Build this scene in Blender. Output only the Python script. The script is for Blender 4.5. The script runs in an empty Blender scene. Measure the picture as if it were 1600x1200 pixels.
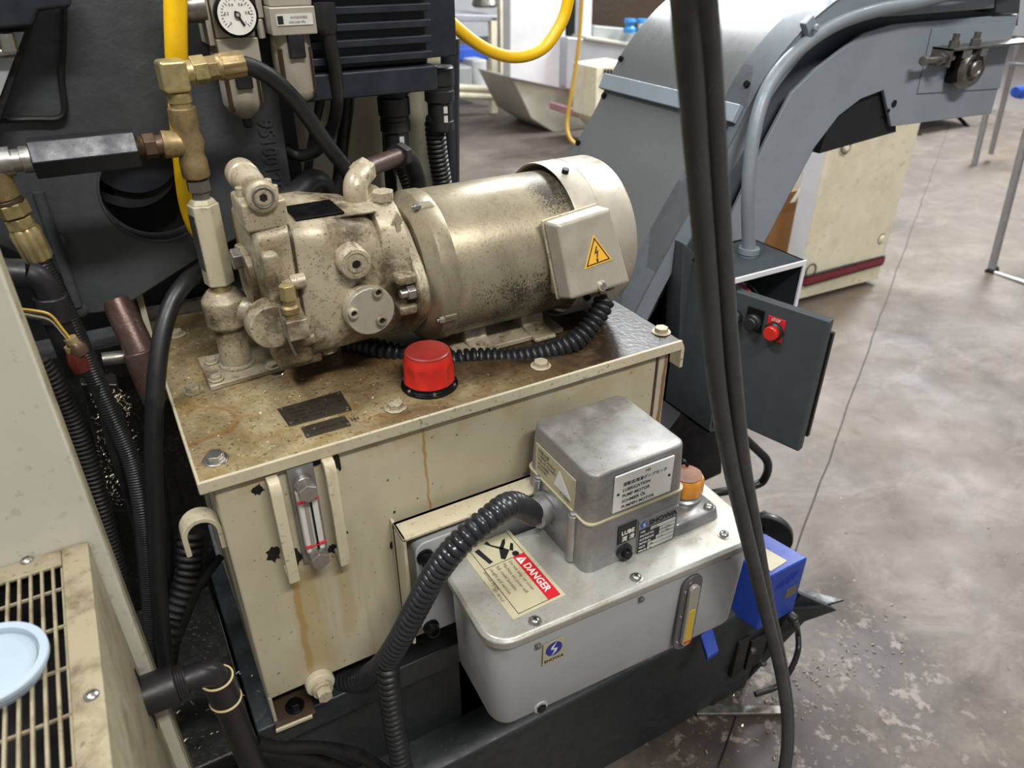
import bpy, bmesh, math, random
from mathutils import Vector, Matrix, noise
random.seed(4)
SC = bpy.context.scene
COL = SC.collection
PI = math.pi
# ---------------------------------------------------------------- camera
CAMZ = 1.40; FPX = 1160.0
TH = math.radians(60.5); PT = math.radians(31.0)
camd = bpy.data.cameras.new('camera'); cam = bpy.data.objects.new('camera', camd); COL.objects.link(cam)
cam.location = (0, 0, CAMZ)
cam.rotation_euler = (PI/2-PT, 0, TH-PI/2)
camd.sensor_width = 36; camd.lens = FPX/1600*36; camd.clip_start = .02; camd.clip_end = 200
camd.dof.use_dof = True; camd.dof.focus_distance = .92; camd.dof.aperture_fstop = 7.0
SC.camera = cam
# ---------------------------------------------------------------- world, exposure, lights
SC.view_settings.view_transform = 'Standard'; SC.view_settings.look = 'None'
SC.view_settings.exposure = 0.0; SC.view_settings.gamma = 1; SC.view_settings.use_curve_mapping = False
W = bpy.data.worlds.new('world'); SC.world = W; W.use_nodes = True
W.node_tree.nodes['Background'].inputs[0].default_value = (.93, .96, 1, 1)
W.node_tree.nodes['Background'].inputs[1].default_value = .27
def area(name, loc, target, sx, sy, power, colr=(1, .96, .9)):
    l = bpy.data.lights.new(name, 'AREA'); l.shape = 'RECTANGLE'; l.size = sx; l.size_y = sy; l.energy = power; l.color = colr
    o = bpy.data.objects.new(name, l); COL.objects.link(o); o.location = loc
    o.rotation_euler = (Vector(target)-Vector(loc)).to_track_quat('-Z', 'Y').to_euler()
area('ceiling_lamp', (3.6, 1.6, 4.2), (2.0, 1.0, .4), 1.6, .5, 95)
area('ceiling_lamp', (-1.3, .7, 4.2), (.0, .9, .6), 1.4, .4, 105, (.97, .98, 1))
area('ceiling_lamp', (.4, -1.6, 3.9), (.5, .6, .6), 1.6, .3, 125)
area('ceiling_lamp', (7.2, 3.8, 4.6), (5.6, 5.6, 0), 2.5, 1.0, 650, (.95, .98, 1))
area('ceiling_lamp', (7.5, .5, 4.6), (7.5, 1.0, 0), 2.5, .5, 70, (1, .95, .9))
area('ceiling_lamp', (2.5, 4.3, 4.2), (1.2, 1.1, 1.0), 2.4, 1.0, 230, (.95, .98, 1))

# ---------------------------------------------------------------- helpers
_F = Vector((math.cos(TH)*math.cos(PT), math.sin(TH)*math.cos(PT), -math.sin(PT)))
_R = Vector((math.sin(TH), -math.cos(TH), 0)); _U = _R.cross(_F)
def Q(u, v, **k):                     # the 3-D point that lies on a plane x=, y= or z= seen at photo pixel u, v
    a, val = next(iter(k.items())); i = 'xyz'.index(a)
    r = _F + _R*((u-800)/FPX) + _U*((600-v)/FPX); c = Vector((0, 0, CAMZ))
    return c + r*((val-c[i])/r[i])
def V(*a): return Vector(a)
def frame(axis):
    a = Vector(axis).normalized(); ref = V(0, 0, 1) if abs(a.z) < .9 else V(1, 0, 0)
    x = ref.cross(a).normalized(); return x, a.cross(x), a
def catmull(P, n=10):
    P = [Vector(p) for p in P]; E = [2*P[0]-P[1]]+P+[2*P[-1]-P[-2]]; out = []
    for i in range(1, len(E)-2):
        a, b, c, d = E[i-1:i+3]
        for k in range(n):
            t = k/n
            out.append(.5*((2*b)+(c-a)*t+(2*a-5*b+4*c-d)*t*t+(3*b-a-3*c+d)*t**3))
    out.append(P[-1]); return out
def resample(pts, step):
    d = [0]
    for a, b in zip(pts, pts[1:]): d.append(d[-1]+(b-a).length)
    n = max(2, int(d[-1]/step)); out = []; j = 0
    for i in range(n+1):
        s = d[-1]*i/n
        while j < len(d)-2 and d[j+1] < s: j += 1
        out.append(pts[j].lerp(pts[j+1], (s-d[j])/max(1e-9, d[j+1]-d[j])))
    return out
class MB:
    def __init__(s): s.bm = bmesh.new()
    def face(s, vs):
        try: return s.bm.faces.new(vs)
        except ValueError: return None
    def prism(s, pts, ext):
        ext = Vector(ext); a = [s.bm.verts.new(Vector(p)) for p in pts]; b = [s.bm.verts.new(Vector(p)+ext) for p in pts]
        n = len(a); s.face(a[::-1]); s.face(b)
        for i in range(n): s.face([a[i], a[(i+1) % n], b[(i+1) % n], b[i]])
        return s
    def box(s, x0, x1, y0, y1, z0, z1, rz=0, piv=None):
        ps = [V(x0, y0, z0), V(x1, y0, z0), V(x1, y1, z0), V(x0, y1, z0)]
        if rz:
            c = Vector(piv or ((x0+x1)/2, (y0+y1)/2, 0)); m = Matrix.Rotation(rz, 3, 'Z'); c.z = 0
            ps = [m @ (p-c)+c for p in ps]
        return s.prism(ps, (0, 0, z1-z0))
    def obox(s, c, ax, sx, sy, sz):       # box centred at c; ax = (X, Y) axes
        X = Vector(ax[0]).normalized(); Y = Vector(ax[1]); Y = (Y-X*Y.dot(X)).normalized(); Z = X.cross(Y); c = Vector(c)
        return s.prism([c+X*(sx*a/2)+Y*(sy*b/2)-Z*sz/2 for a, b in ((-1, -1), (1, -1), (1, 1), (-1, 1))], Z*sz)
    def rings(s, R, close=False, caps=True):
        L = [[s.bm.verts.new(p) for p in r] for r in R]; n = len(L[0])
        for a, b in zip(L, L[1:]+([L[0]] if close else [])):
            for i in range(n): s.face([a[i], a[(i+1) % n], b[(i+1) % n], b[i]])
        if caps and not close: s.face(L[0][::-1]); s.face(L[-1])
        return s
    def lathe(s, prof, o, axis=(0, 0, 1), n=24, ph=0, caps=True):   # prof = [(r, h)]
        x, y, a = frame(axis); o = Vector(o)
        return s.rings([[o+a*h+(x*math.cos(ph+2*PI*i/n)+y*math.sin(ph+2*PI*i/n))*max(r, 1e-5) for i in range(n)] for r, h in prof], caps=caps)
    def cyl(s, p0, p1, r0, r1=None, n=24, ph=0):
        p0 = Vector(p0); p1 = Vector(p1)
        return s.lathe([(r0, 0), (r0 if r1 is None else r1, (p1-p0).length)], p0, p1-p0, n, ph)
    def hexa(s, p0, p1, r, ph=PI/6): return s.cyl(p0, p1, r, n=6, ph=ph)
    def tube(s, P, r, n=12, seg=10, corr=None, raw=False, caps=True):
        pts = [Vector(p) for p in P] if raw else catmull(P, seg)
        if corr: pts = resample(pts, corr[0]/4)
        T = [(b-a).normalized() for a, b in zip(pts, pts[1:])]; T.append(T[-1])
        x, y, _ = frame(T[0]); R = []
        for i, p in enumerate(pts):
            t = T[i] if i == 0 else (T[i]+T[i-1]).normalized()
            x = (x-t*x.dot(t)).normalized(); y = t.cross(x)
            rr = r(i/len(pts)) if callable(r) else r
            if corr: rr = rr+corr[1]*(0, .8, 1, .8)[i % 4]-corr[1]*.5
            R.append([p+(x*math.cos(2*PI*k/n)+y*math.sin(2*PI*k/n))*rr for k in range(n)])
        return s.rings(R, caps=caps)
    def ball(s, c, r, sc=(1, 1, 1), n=16):
        bmesh.ops.create_uvsphere(s.bm, u_segments=n, v_segments=n//2+2, radius=r, matrix=Matrix.Translation(Vector(c)) @ Matrix.Diagonal((*sc, 1)))
        return s
    def torus(s, c, axis, R, r, n=28, m=8):
        x, y, a = frame(axis); c = Vector(c); rs = []
        for i in range(n):
            d = x*math.cos(2*PI*i/n)+y*math.sin(2*PI*i/n)
            rs.append([c+d*(R+r*math.cos(2*PI*k/m))+a*r*math.sin(2*PI*k/m) for k in range(m)])
        return s.rings(rs, close=True)
    def build(s, name, mat, parent=None, bev=0, seg=2, smooth=None, origin=None):
        bmesh.ops.recalc_face_normals(s.bm, faces=s.bm.faces)
        me = bpy.data.meshes.new(name)
        off = Vector((0, 0, 0))
        if parent is not None: off = WL[parent.name]
        elif origin is not None: off = Vector(origin)
        else:
            vs = [v.co for v in s.bm.verts]
            off = V((min(v.x for v in vs)+max(v.x for v in vs))/2, (min(v.y for v in vs)+max(v.y for v in vs))/2, min(v.z for v in vs))
        bmesh.ops.translate(s.bm, verts=s.bm.verts, vec=-off)
        s.bm.to_mesh(me); s.bm.free()
        me.materials.append(mat)
        for p in me.polygons: p.use_smooth = True
        if not bev: me.set_sharp_from_angle(angle=math.radians(smooth or 38))
        o = bpy.data.objects.new(name, me); COL.objects.link(o)
        if parent is not None: o.parent = parent; WL[o.name] = off
        else: o.location = off; WL[o.name] = off
        if bev:
            m = o.modifiers.new('bevel', 'BEVEL'); m.width = bev; m.segments = seg; m.limit_method = 'ANGLE'; m.angle_limit = math.radians(38); m.harden_normals = True
        return o
WL = {}
def rrect(cx, cy, w, h, r, n=5):
    out = []
    for sx, sy, a0 in ((1, 1, 0), (-1, 1, PI/2), (-1, -1, PI), (1, -1, 1.5*PI)):
        for i in range(n+1):
            a = a0+PI/2*i/n; out.append((cx+sx*(w/2-r)+r*math.cos(a), cy+sy*(h/2-r)+r*math.sin(a)))
    return out
def thing(name, label, cat, loc=(0, 0, 0), group=None):
    o = bpy.data.objects.new(name, None); COL.objects.link(o); o.location = loc; o.empty_display_size = .02
    WL[o.name] = Vector(loc); o['label'] = label; o['category'] = cat
    if group: o['group'] = group
    return o
def tag(o, label, cat=None, group=None, kind=None):
    if label: o['label'] = label
    if cat: o['category'] = cat
    if group: o['group'] = group
    if kind: o['kind'] = kind
    return o
def cpart(src, parent, d, label=None):      # copy of a part, shifted
    c = src.copy(); COL.objects.link(c); c.parent = parent; c.location = Vector(src.location)+Vector(d); WL[c.name] = WL[src.name]+Vector(d)
    for g in [g for g in src.children]:
        e = g.copy(); COL.objects.link(e); e.parent = c
    return c
def text(s, size, o, xd, nd, mat, parent, name='lettering', align='LEFT', stretch=1, bold=0, ext=.00012):
    cu = bpy.data.curves.new(name, 'FONT'); cu.body = s; cu.size = size; cu.align_x = align; cu.extrude = ext; cu.resolution_u = 2; cu.offset = bold
    t = bpy.data.objects.new('tmp', cu); COL.objects.link(t)
    dg = bpy.context.evaluated_depsgraph_get(); me = bpy.data.meshes.new_from_object(t.evaluated_get(dg)); bpy.data.objects.remove(t)
    X = Vector(xd).normalized(); Z = Vector(nd).normalized(); Y = Z.cross(X)
    M = Matrix((X*stretch, Y, Z)).transposed().to_4x4(); M.translation = Vector(o)-WL[parent.name]
    me.transform(M); me.materials.clear(); me.materials.append(mat); me.name = name
    ob = bpy.data.objects.new(name, me); COL.objects.link(ob); ob.parent = parent; WL[ob.name] = WL[parent.name]; return ob

# ---------------------------------------------------------------- materials
def lin(c):
    if isinstance(c, str): c = [int(c[i:i+2], 16)/255 for i in (0, 2, 4)]
    return [x/12.92 if x <= .04045 else ((x+.055)/1.055)**2.4 for x in c]+[1]
class NT:
    def __init__(s, name):
        s.m = bpy.data.materials.new(name); s.m.use_nodes = True; s.t = s.m.node_tree; s.b = s.t.nodes['Principled BSDF']
        s.tc = s.t.nodes.new('ShaderNodeTexCoord').outputs['Object']
    def n(s, k, **kw):
        x = s.t.nodes.new(k)
        for a, b in kw.items(): setattr(x, a, b)
        return x
    def L(s, a, b): s.t.links.new(a, b)
    def noise(s, sc, det=4, rough=.6, stretch=None, dist=0):
        x = s.n('ShaderNodeTexNoise'); x.inputs['Scale'].default_value = sc; x.inputs['Detail'].default_value = det; x.inputs['Roughness'].default_value = rough; x.inputs['Distortion'].default_value = dist
        src = s.tc
        if stretch:
            mp = s.n('ShaderNodeMapping'); mp.inputs['Scale'].default_value = stretch; s.L(src, mp.inputs[0]); src = mp.outputs[0]
        s.L(src, x.inputs['Vector']); return x.outputs['Fac']
    def ramp(s, f, a, b, lo=0, hi=1):
        x = s.n('ShaderNodeMapRange', clamp=True); x.inputs[1].default_value = a; x.inputs[2].default_value = b; x.inputs[3].default_value = lo; x.inputs[4].default_value = hi
        s.L(f, x.inputs[0]); return x.outputs[0]
    def mul(s, a, b, op='MULTIPLY'):
        x = s.n('ShaderNodeMath', operation=op)
        for i, q in enumerate((a, b)):
            if isinstance(q, (int, float)): x.inputs[i].default_value = q
            else: s.L(q, x.inputs[i])
        return x.outputs[0]
    def mix(s, f, a, b):
        x = s.n('ShaderNodeMix', data_type='RGBA')
        if isinstance(f, (int, float)): x.inputs[0].default_value = f
        else: s.L(f, x.inputs[0])
        for i, q in ((6, a), (7, b)):
            if isinstance(q, (list, tuple)): x.inputs[i].default_value = q
            else: s.L(q, x.inputs[i])
        return x.outputs[2]
    def bump(s, f, d, st=.5):
        x = s.n('ShaderNodeBump'); x.inputs['Distance'].default_value = d; x.inputs['Strength'].default_value = st
        s.L(f, x.inputs['Height']); s.L(x.outputs[0], s.b.inputs['Normal'])
def mat(name, col, rough=.5, metal=0, dirt=0, dcol='2a2118', dsc=22, speck=0, scol='14110d', ssc=260, bump=0, bsc=300, var=.06, streak=0, streakcol='6b4a1c', rvar=.15, trans=0, aniso=0):
    k = NT(name); c = lin(col); base = k.mix(k.ramp(k.noise(9, 3), .3, .7), [x*(1-var) for x in c[:3]]+[1], [min(1, x*(1+var)) for x in c[:3]]+[1])
    if streak:
        f = k.mul(k.ramp(k.noise(34, 5, .7, (1, 1, .10), .3), .56, .74), k.ramp(k.noise(7, 2), .4, .62))
        base = k.mix(k.mul(f, streak), base, lin(streakcol))
    d = None
    if dirt:
        d = k.mul(k.ramp(k.noise(dsc, 7, .68, None, .4), .47, .68), dirt); base = k.mix(d, base, lin(dcol))
    if speck:
        f = k.mul(k.ramp(k.noise(ssc, 3, .65), .60, .66), k.ramp(k.noise(dsc*.6, 3), .35, .65)); base = k.mix(k.mul(f, speck), base, lin(scol))
    if isinstance(base, list): k.b.inputs['Base Color'].default_value = base
    else: k.L(base, k.b.inputs['Base Color'])
    k.b.inputs['Metallic'].default_value = metal
    k.L(k.ramp(k.noise(40, 4), .3, .7, max(.03, rough-rvar), min(1, rough+rvar)), k.b.inputs['Roughness'])
    if trans: k.b.inputs['Transmission Weight'].default_value = trans
    if bump: k.bump(k.noise(bsc, 4, .6), bump)
    return k.m
M = {}
M['pump'] = mat('pump_paint', 'ada289', .40, .2, .95, '5a4930', 15, .95, '1c1710', 340, .0008, 160, .12)
M['motor'] = mat('motor_paint', 'a49c8c', .36, .45, .5, '5a5040', 14, .85, '15120e', 300, .0004, 300)
M['shroud'] = mat('fan_cover_paint', 'ada698', .40, .3, .25, '6a604c', 12, .25, '3a3226', 240, .0002)
M['tank'] = mat('tank_cream_paint', 'bcb49b', .42, 0, .28, '8f7b50', 9, .6, '241a0c', 150, .0003, 120, .06, .55, '8a6a2a')
M['cream'] = mat('cream_paint', 'eee6cc', .55, 0, .4, 'c8bf9c', 7, .5, '9b8f70', 40)
M['cream_panel'] = mat('cream_cabinet_paint', 'b9b7a8', .5, 0, .03, '8d8a78', 5, .35, '403a2a', 90, .0001)
M['grille'] = mat('dirty_grille_paint', '988e75', .5, 0, .9, '5a4a30', 24, .8, '2a1c0c', 160, .0003, 200)
M['dirtyside'] = mat('oil_streaked_cream_paint', '9c957c', .45, 0, .55, '5e4a2c', 16, .4, '2a1c0c', 120, .0002, 100, .05, .8, '5a4426')
M['castblack'] = mat('dark_grey_casting_paint', '404446', .45, 0, .45, '2b2e30', 14, .35, '101112', 200, .0012, 130)
M['black'] = mat('black_rubber', '1b1c1e', .42, 0, .15, '0c0c0d', 30, .2, '4a4a48', 300, .0002)
M['cable'] = mat('dusty_black_cable_sheath', '38393b', .52, 0, .4, '242527', 30, .5, '6c6c6c', 500, .0004, 300)
M['oilblack'] = mat('oily_black', '060607', .6, 0, .3, '1e1c18', 20, .15, '504a40', 220, .0006)
M['void'] = mat('dark_oily_casting', '1b1b19', .38, 0, .6, '0b0b0a', 18, .5, '6c6656', 170, .002, 60)
M['wallback'] = mat('greenish_cream_machine_paint', 'b8b5a0', .5, 0, .3, '98937c', 9, .35, '3a3424', 90)
M['conv'] = mat('blue_grey_machine_paint', '8b959e', .4, .05, .12, '6c757e', 8, .1, '2e3236', 150, .0002, 80)
M['convdark'] = mat('shade_darkened_blue_grey_paint', '586068', .42, .05, .2, '363c42', 8, .1)  # conveyor paint made darker; the recess shade is put into this colour
M['cover'] = mat('grey_sheet_metal_cover', '727474', .28, .3, 0, var=.03, rvar=.04)
M['sump'] = mat('dark_slate_sump_paint', '282e30', .46, .05, .6, '181b1d', 9, .25, '6a6c66', 120, .0004, 80)
M['dkbox'] = mat('dark_slate_control_box_paint', '3b4245', .45, 0, .15, '2c3234', 10)
M['finmotor'] = mat('black_blue_motor_paint', '22262e', .42, .1, .3, '15181e', 12, .1)
M['steel'] = mat('zinc_plated_steel', 'b4b2ac', .3, .9, .3, '5a5142', 60)
M['oldsteel'] = mat('tarnished_steel', '85827c', .38, .75, .5, '45403a', 60)
M['darksteel'] = mat('black_oxide_steel', '1c1c1d', .35, .7)
M['hexblack'] = mat('black_oxide_hex_body', '2b2d31', .38, .55, .2, '44464a', 40, .3, '85878c', 900, .0002, 900)
M['brass'] = mat('dull_brass', '9a8660', .48, .6, .5, '54432a', 60, .5, '2e2010', 300, .0005, 400)
M['brassy'] = mat('yellow_zinc_plated_brass', 'b8a878', .38, .65, .5, '6e5c38', 60, .25, '33240f', 300, .0002)
M['copper'] = mat('brown_oily_copper', '62503f', .4, .6, .5, '32231a', 70)
M['aluminium'] = mat('cast_aluminium', '9a9a9a', .42, .75, .35, '77756e', 18, .35, '5a564c', 160, .0003, 500)
M['alutop'] = mat('pitted_aluminium_top', '969592', .48, .7, .5, '6b6860', 22, .7, '4a4640', 420, .0006, 600)
M['resvr'] = mat('grey_white_reservoir_paint', 'a2a4a6', .4, .05, .12, '8f8c80', 7, .1, '55504a', 60)
M['restop'] = mat('worn_reservoir_lid_paint', 'adada6', .38, .4, .45, '8b8468', 24, .55, '5a5442', 260, .0005, 260)
M['red'] = mat('red_plastic', 'c0261c', .3, 0, .25, '6e1a14', 30, .1)
M['orange'] = mat('orange_plastic', 'd08a30', .35, 0, .2, '8a5a20', 30)
M['capbrown'] = mat('oil_soaked_orange_plastic', '74503c', .5, 0, .4, '5a3c2c', 30, .3, 'c07a3a', 200)
M['redtop'] = mat('faded_dark_red_plastic', '8a2c26', .35, 0, .4, '6a3430', 30)
M['yellow'] = mat('yellow_rubber', 'e8b80a', .38, 0, .15, 'b58c10', 20, .1)
M['yellowdull'] = mat('dusty_yellow_cable_sheath', 'c09a38', .5)
M['white'] = mat('white_painted_metal', 'dcdde0', .5, 0, .1, 'b8b8b8', 3)
M['greymetal'] = mat('pale_grey_sheet_metal', 'b2b4ba', .4, .3, .3, '95979c', 4)
M['tube'] = mat('galvanised_tube', '9a9a9c', .4, .6, .3, '7a7a7a', 20)
M['tubeg'] = mat('dull_grey_gauge_metal', '6e6e70', .4, .6, .2, '4a4a4c', 20)
M['conduit'] = mat('grey_painted_conduit', '7d858b', .42, .15, .2, '5e666c', 20)
M['blue'] = mat('royal_blue_paint', '1f3f9c', .38, 0, .2, '1a2a66', 18)
M['card'] = mat('brown_cardboard', '8a6238', .8, 0, .15, '6e4a28', 8)
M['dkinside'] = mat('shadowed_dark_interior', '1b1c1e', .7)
M['plasticwhite'] = mat('pale_blue_white_plastic', 'a4b2c0', .35, 0, 0, var=.02)
M['plasticdisc'] = mat('translucent_white_plastic', '9fb0bb', .3, 0, 0, var=.02)
M['pvc'] = mat('black_pvc', '222124', .4, 0, .3, '1a1a1b', 30)
M['pvcglue'] = mat('dried_cream_glue', 'c9b88a', .5)
M['labelw'] = mat('white_engraved_label', 'd2d3cf', .4, .1, .1, 'a8a494', 30)
M['labelc'] = mat('yellowed_clear_label', 'a9a184', .4, 0, .4, '8a7f5c', 30, .2, '5a5038', 200)
M['danger'] = mat('yellowed_sticker_film', 'b9b294', .35, 0, .35, '9a9070', 30)
M['dangerred'] = mat('red_sticker_band', 'c41f2c', .35)
M['ink'] = mat('black_ink', '17171a', .5)
M['inkgrey'] = mat('faded_ink', '5a5444', .5)
M['inkwhite'] = mat('white_ink', 'e6e4dc', .5)
M['inkblue'] = mat('blue_ink', '1d55a8', .45)
M['inknavy'] = mat('navy_ink', '1c2c86', .45)
M['warn'] = mat('amber_warning_sticker', 'e0ac38', .4)
M['plate'] = mat('oily_nameplate_metal', '4c453a', .38, .6, .4, '2e281f', 40)
M['oil'] = mat('yellow_oil', 'b59a28', .1)
M['glass'] = mat('clear_gauge_glass', '9a968c', .08, .3, 0, var=.01, rvar=.02)
M['brown'] = mat('brown_paint_and_oil', '3c2f22', .5)
M['crimson'] = mat('crimson_strip', '7c2632', .5)
M['redfloor'] = mat('pink_tray_paint', 'b88a90', .5)
M['rust'] = mat('rusty_oily_pipe', '5a4640', .35, .5, .5, '2c1e1a', 40, .3, 'a09080', 260, .0006)
M['chip'] = mat('bright_metal_chips', 'a89c84', .35, .6)
M['winered'] = mat('wine_red_plastic', '4c1a14', .35)
M['cloth'] = mat('royal_blue_strap', '2a58c0', .6)
M['pale'] = mat('pale_bin_plastic', 'a6a9a8', .5)
M['skyblue'] = mat('light_blue_plastic', '3a8cd0', .4)

def lid_mat():
    k = NT('oily_tank_lid'); sp = k.n('ShaderNodeSeparateXYZ'); k.L(k.tc, sp.inputs[0])
    X = sp.outputs[0]; Yc = sp.outputs[1]
    n1 = k.mul(k.noise(6, 7, .66, None, .8), k.mul(X, 1.0), 'ADD'); n1 = k.mul(n1, k.mul(Yc, .9), 'ADD')
    c = k.mix(k.ramp(k.noise(30, 6, .7), .4, .62), lin('9c8f70'), lin('86754f'))
    c = k.mix(k.mul(k.ramp(n1, .14, .42), .92), c, lin('4c3a24'))
    c = k.mix(k.mul(k.ramp(k.noise(15, 7, .7, None, 1.6), .55, .61), .6), c, lin('7a5220'))
    n2 = k.mul(k.noise(9, 6, .65), k.mul(X, 1.1), 'ADD'); g3 = k.ramp(n2, .52, .70)
    c = k.mix(k.mul(g3, .9), c, lin('1c1512'))
    c = k.mix(k.mul(k.ramp(k.noise(230, 3, .7), .58, .65), .7), c, lin('2a2014'))
    c = k.mix(k.mul(k.ramp(k.noise(170, 3, .7), .67, .70), k.ramp(X, .15, -.2)), c, lin('cfc6ac'))
    k.L(c, k.b.inputs['Base Color']); k.L(k.ramp(g3, 0, 1, .40, .24), k.b.inputs['Roughness'])
    k.bump(k.noise(160, 4), .0008); return k.m
M['lid'] = lid_mat()
def pump_mat():
    k = NT('grimy_beige_pump_paint'); sp = k.n('ShaderNodeSeparateXYZ'); k.L(k.tc, sp.inputs[0]); X, Yc, Z = sp.outputs
    c = k.mix(k.ramp(k.noise(10, 4, .6), .35, .65), lin('b3a992'), lin('9c9178'))
    al = None
    for x, z, rx, rz_, a in ((.055, .10, .035, .06, .5), (-.06, .05, .05, .05, .6), (.01, .19, .03, .022, .5), (-.085, .13, .03, .04, .5), (.0, .06, .08, .025, .35), (.02, .135, .028, .03, .35)):
        d = None
        for q, o_, r_ in ((X, x, rx), (Z, z, rz_)):
            t = k.mul(k.mul(q, -o_, 'ADD'), 1/r_); t = k.mul(t, t); d = t if d is None else k.mul(d, t, 'ADD')
        m_ = k.ramp(d, 1.2, .1, 0, a*.30); al = m_ if al is None else k.mul(al, m_, 'MAXIMUM')
    f = k.ramp(k.mul(k.noise(22, 8, .72, None, .5), al, 'ADD'), .50, .68); c = k.mix(k.mul(f, .8), c, lin('5c4a2e'))
    f = k.ramp(k.mul(k.noise(60, 6, .75), al, 'ADD'), .58, .70); c = k.mix(k.mul(f, .6), c, lin('33281a'))
    f = k.ramp(k.noise(380, 2, .6), .62, .68); c = k.mix(k.mul(f, .75), c, lin('241c12'))
    k.L(c, k.b.inputs['Base Color']); k.b.inputs['Metallic'].default_value = .15
    k.L(k.ramp(k.noise(40, 4), .3, .7, .28, .55), k.b.inputs['Roughness'])
    k.bump(k.noise(170, 4), .0008); return k.m
M['pump'] = pump_mat()
def motor_mat():
    k = NT('oil_spattered_motor_paint'); sp = k.n('ShaderNodeSeparateXYZ'); k.L(k.tc, sp.inputs[0]); X, Yc, Z = sp.outputs
    c = k.mix(k.ramp(k.noise(12, 5, .6), .35, .65), lin('a0977f'), lin('857b66'))
    c = k.mix(k.mul(k.ramp(k.noise(60, 5, .7, (1, 1, .3)), .5, .65), .4), c, lin('6e6450'))
    def blob(x, y, z, rx, ry, rz, k0):
        d = None
        for q, o_, r_ in ((X, x, rx), (Yc, y, ry), (Z, z, rz)):
            t = k.mul(k.mul(q, -o_, 'ADD'), 1/r_); t = k.mul(t, t); d = t if d is None else k.mul(d, t, 'ADD')
        return k.ramp(d, 1.0, .1, 0, k0)
    m_ = blob(-.02, -.07, .085, .10, .05, .035, 1); m2 = blob(.03, -.02, .18, .035, .07, .05, 1); m3 = blob(-.03, -.05, .05, .12, .09, .05, .7)
    al = k.mul(k.mul(m_, m2, 'MAXIMUM'), m3, 'MAXIMUM')
    f = k.ramp(k.mul(k.noise(520, 3, .8, (1, 1, .5)), k.mul(al, k.ramp(k.noise(30, 4), .3, .7, .08, .30)), 'ADD'), .60, .69); c = k.mix(k.mul(f, .85), c, lin('1d1a17'))
    c = k.mix(k.mul(al, k.ramp(k.noise(45, 5, .7), .42, .62, 0, .55)), c, lin('3a362e'))
    k.L(c, k.b.inputs['Base Color']); k.b.inputs['Metallic'].default_value = .4; k.b.inputs['Roughness'].default_value = .36
    k.bump(k.noise(260, 3), .0003); return k.m
M['motor'] = motor_mat()
def front_mat():
    k = NT('stained_tank_front'); c = lin('b3ab93')
    sp = k.n('ShaderNodeSeparateXYZ'); k.L(k.tc, sp.inputs[0])
    base = k.mix(k.ramp(k.noise(5, 3), .35, .65), lin('a9a189'), lin('bcb49c'))
    st = k.mul(k.ramp(k.noise(26, 5, .65, (1, 1, .07), .2), .50, .70), k.ramp(k.noise(4, 2), .35, .6))
    zz = k.ramp(sp.outputs[2], .36, .05, .25, 1)
    base = k.mix(k.mul(k.mul(st, zz), .75), base, lin('8a6e38'))
    def streak(x, w, z1, z0, sl, colr, amt):
        d = k.mul(k.mul(sp.outputs[0], k.mul(sp.outputs[2], sl), 'ADD'), x, 'SUBTRACT')
        d = k.mul(d, k.ramp(k.noise(22, 2), .3, .7, -.003, .003), 'ADD')
        d = k.n('ShaderNodeMath', operation='ABSOLUTE') if False else k.mul(d, d)
        f = k.ramp(d, w*w, w*w*.2); f = k.mul(f, k.ramp(sp.outputs[2], z1, z1-.01)); f = k.mul(f, k.ramp(sp.outputs[2], z0, z0+.02))
        return f, colr, amt
    for x, w, z1, z0, sl, cc, am in ((-.064, .0022, .378, .235, -.0, '9a7432', .8), (-.233, .0055, .24, .06, 0, '94702e', .7), (-.222, .022, .24, .06, 0, 'a08850', .5),
                                     (.285, .0045, .385, .10, 0, '70451a', .85), (.296, .002, .385, .10, 0, '3a2410', .8), (-.178, .010, .25, .10, 0, 'a08c5c', .45)):
        f, colr, amt = streak(x, w, z1, z0, sl, cc, am); base = k.mix(k.mul(f, amt), base, lin(colr))
    top = k.mul(k.ramp(sp.outputs[2], .34, .385), k.ramp(k.noise(30, 5), .46, .6)); base = k.mix(k.mul(top, .6), base, lin('9a7c40'))
    sk = k.mul(k.ramp(k.noise(120, 3, .7), .66, .69), .85); base = k.mix(sk, base, lin('1c150c'))
    k.L(base, k.b.inputs['Base Color']); k.b.inputs['Roughness'].default_value = .42
    k.bump(k.noise(90, 3), .0004); return k.m
M['front'] = front_mat()
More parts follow.
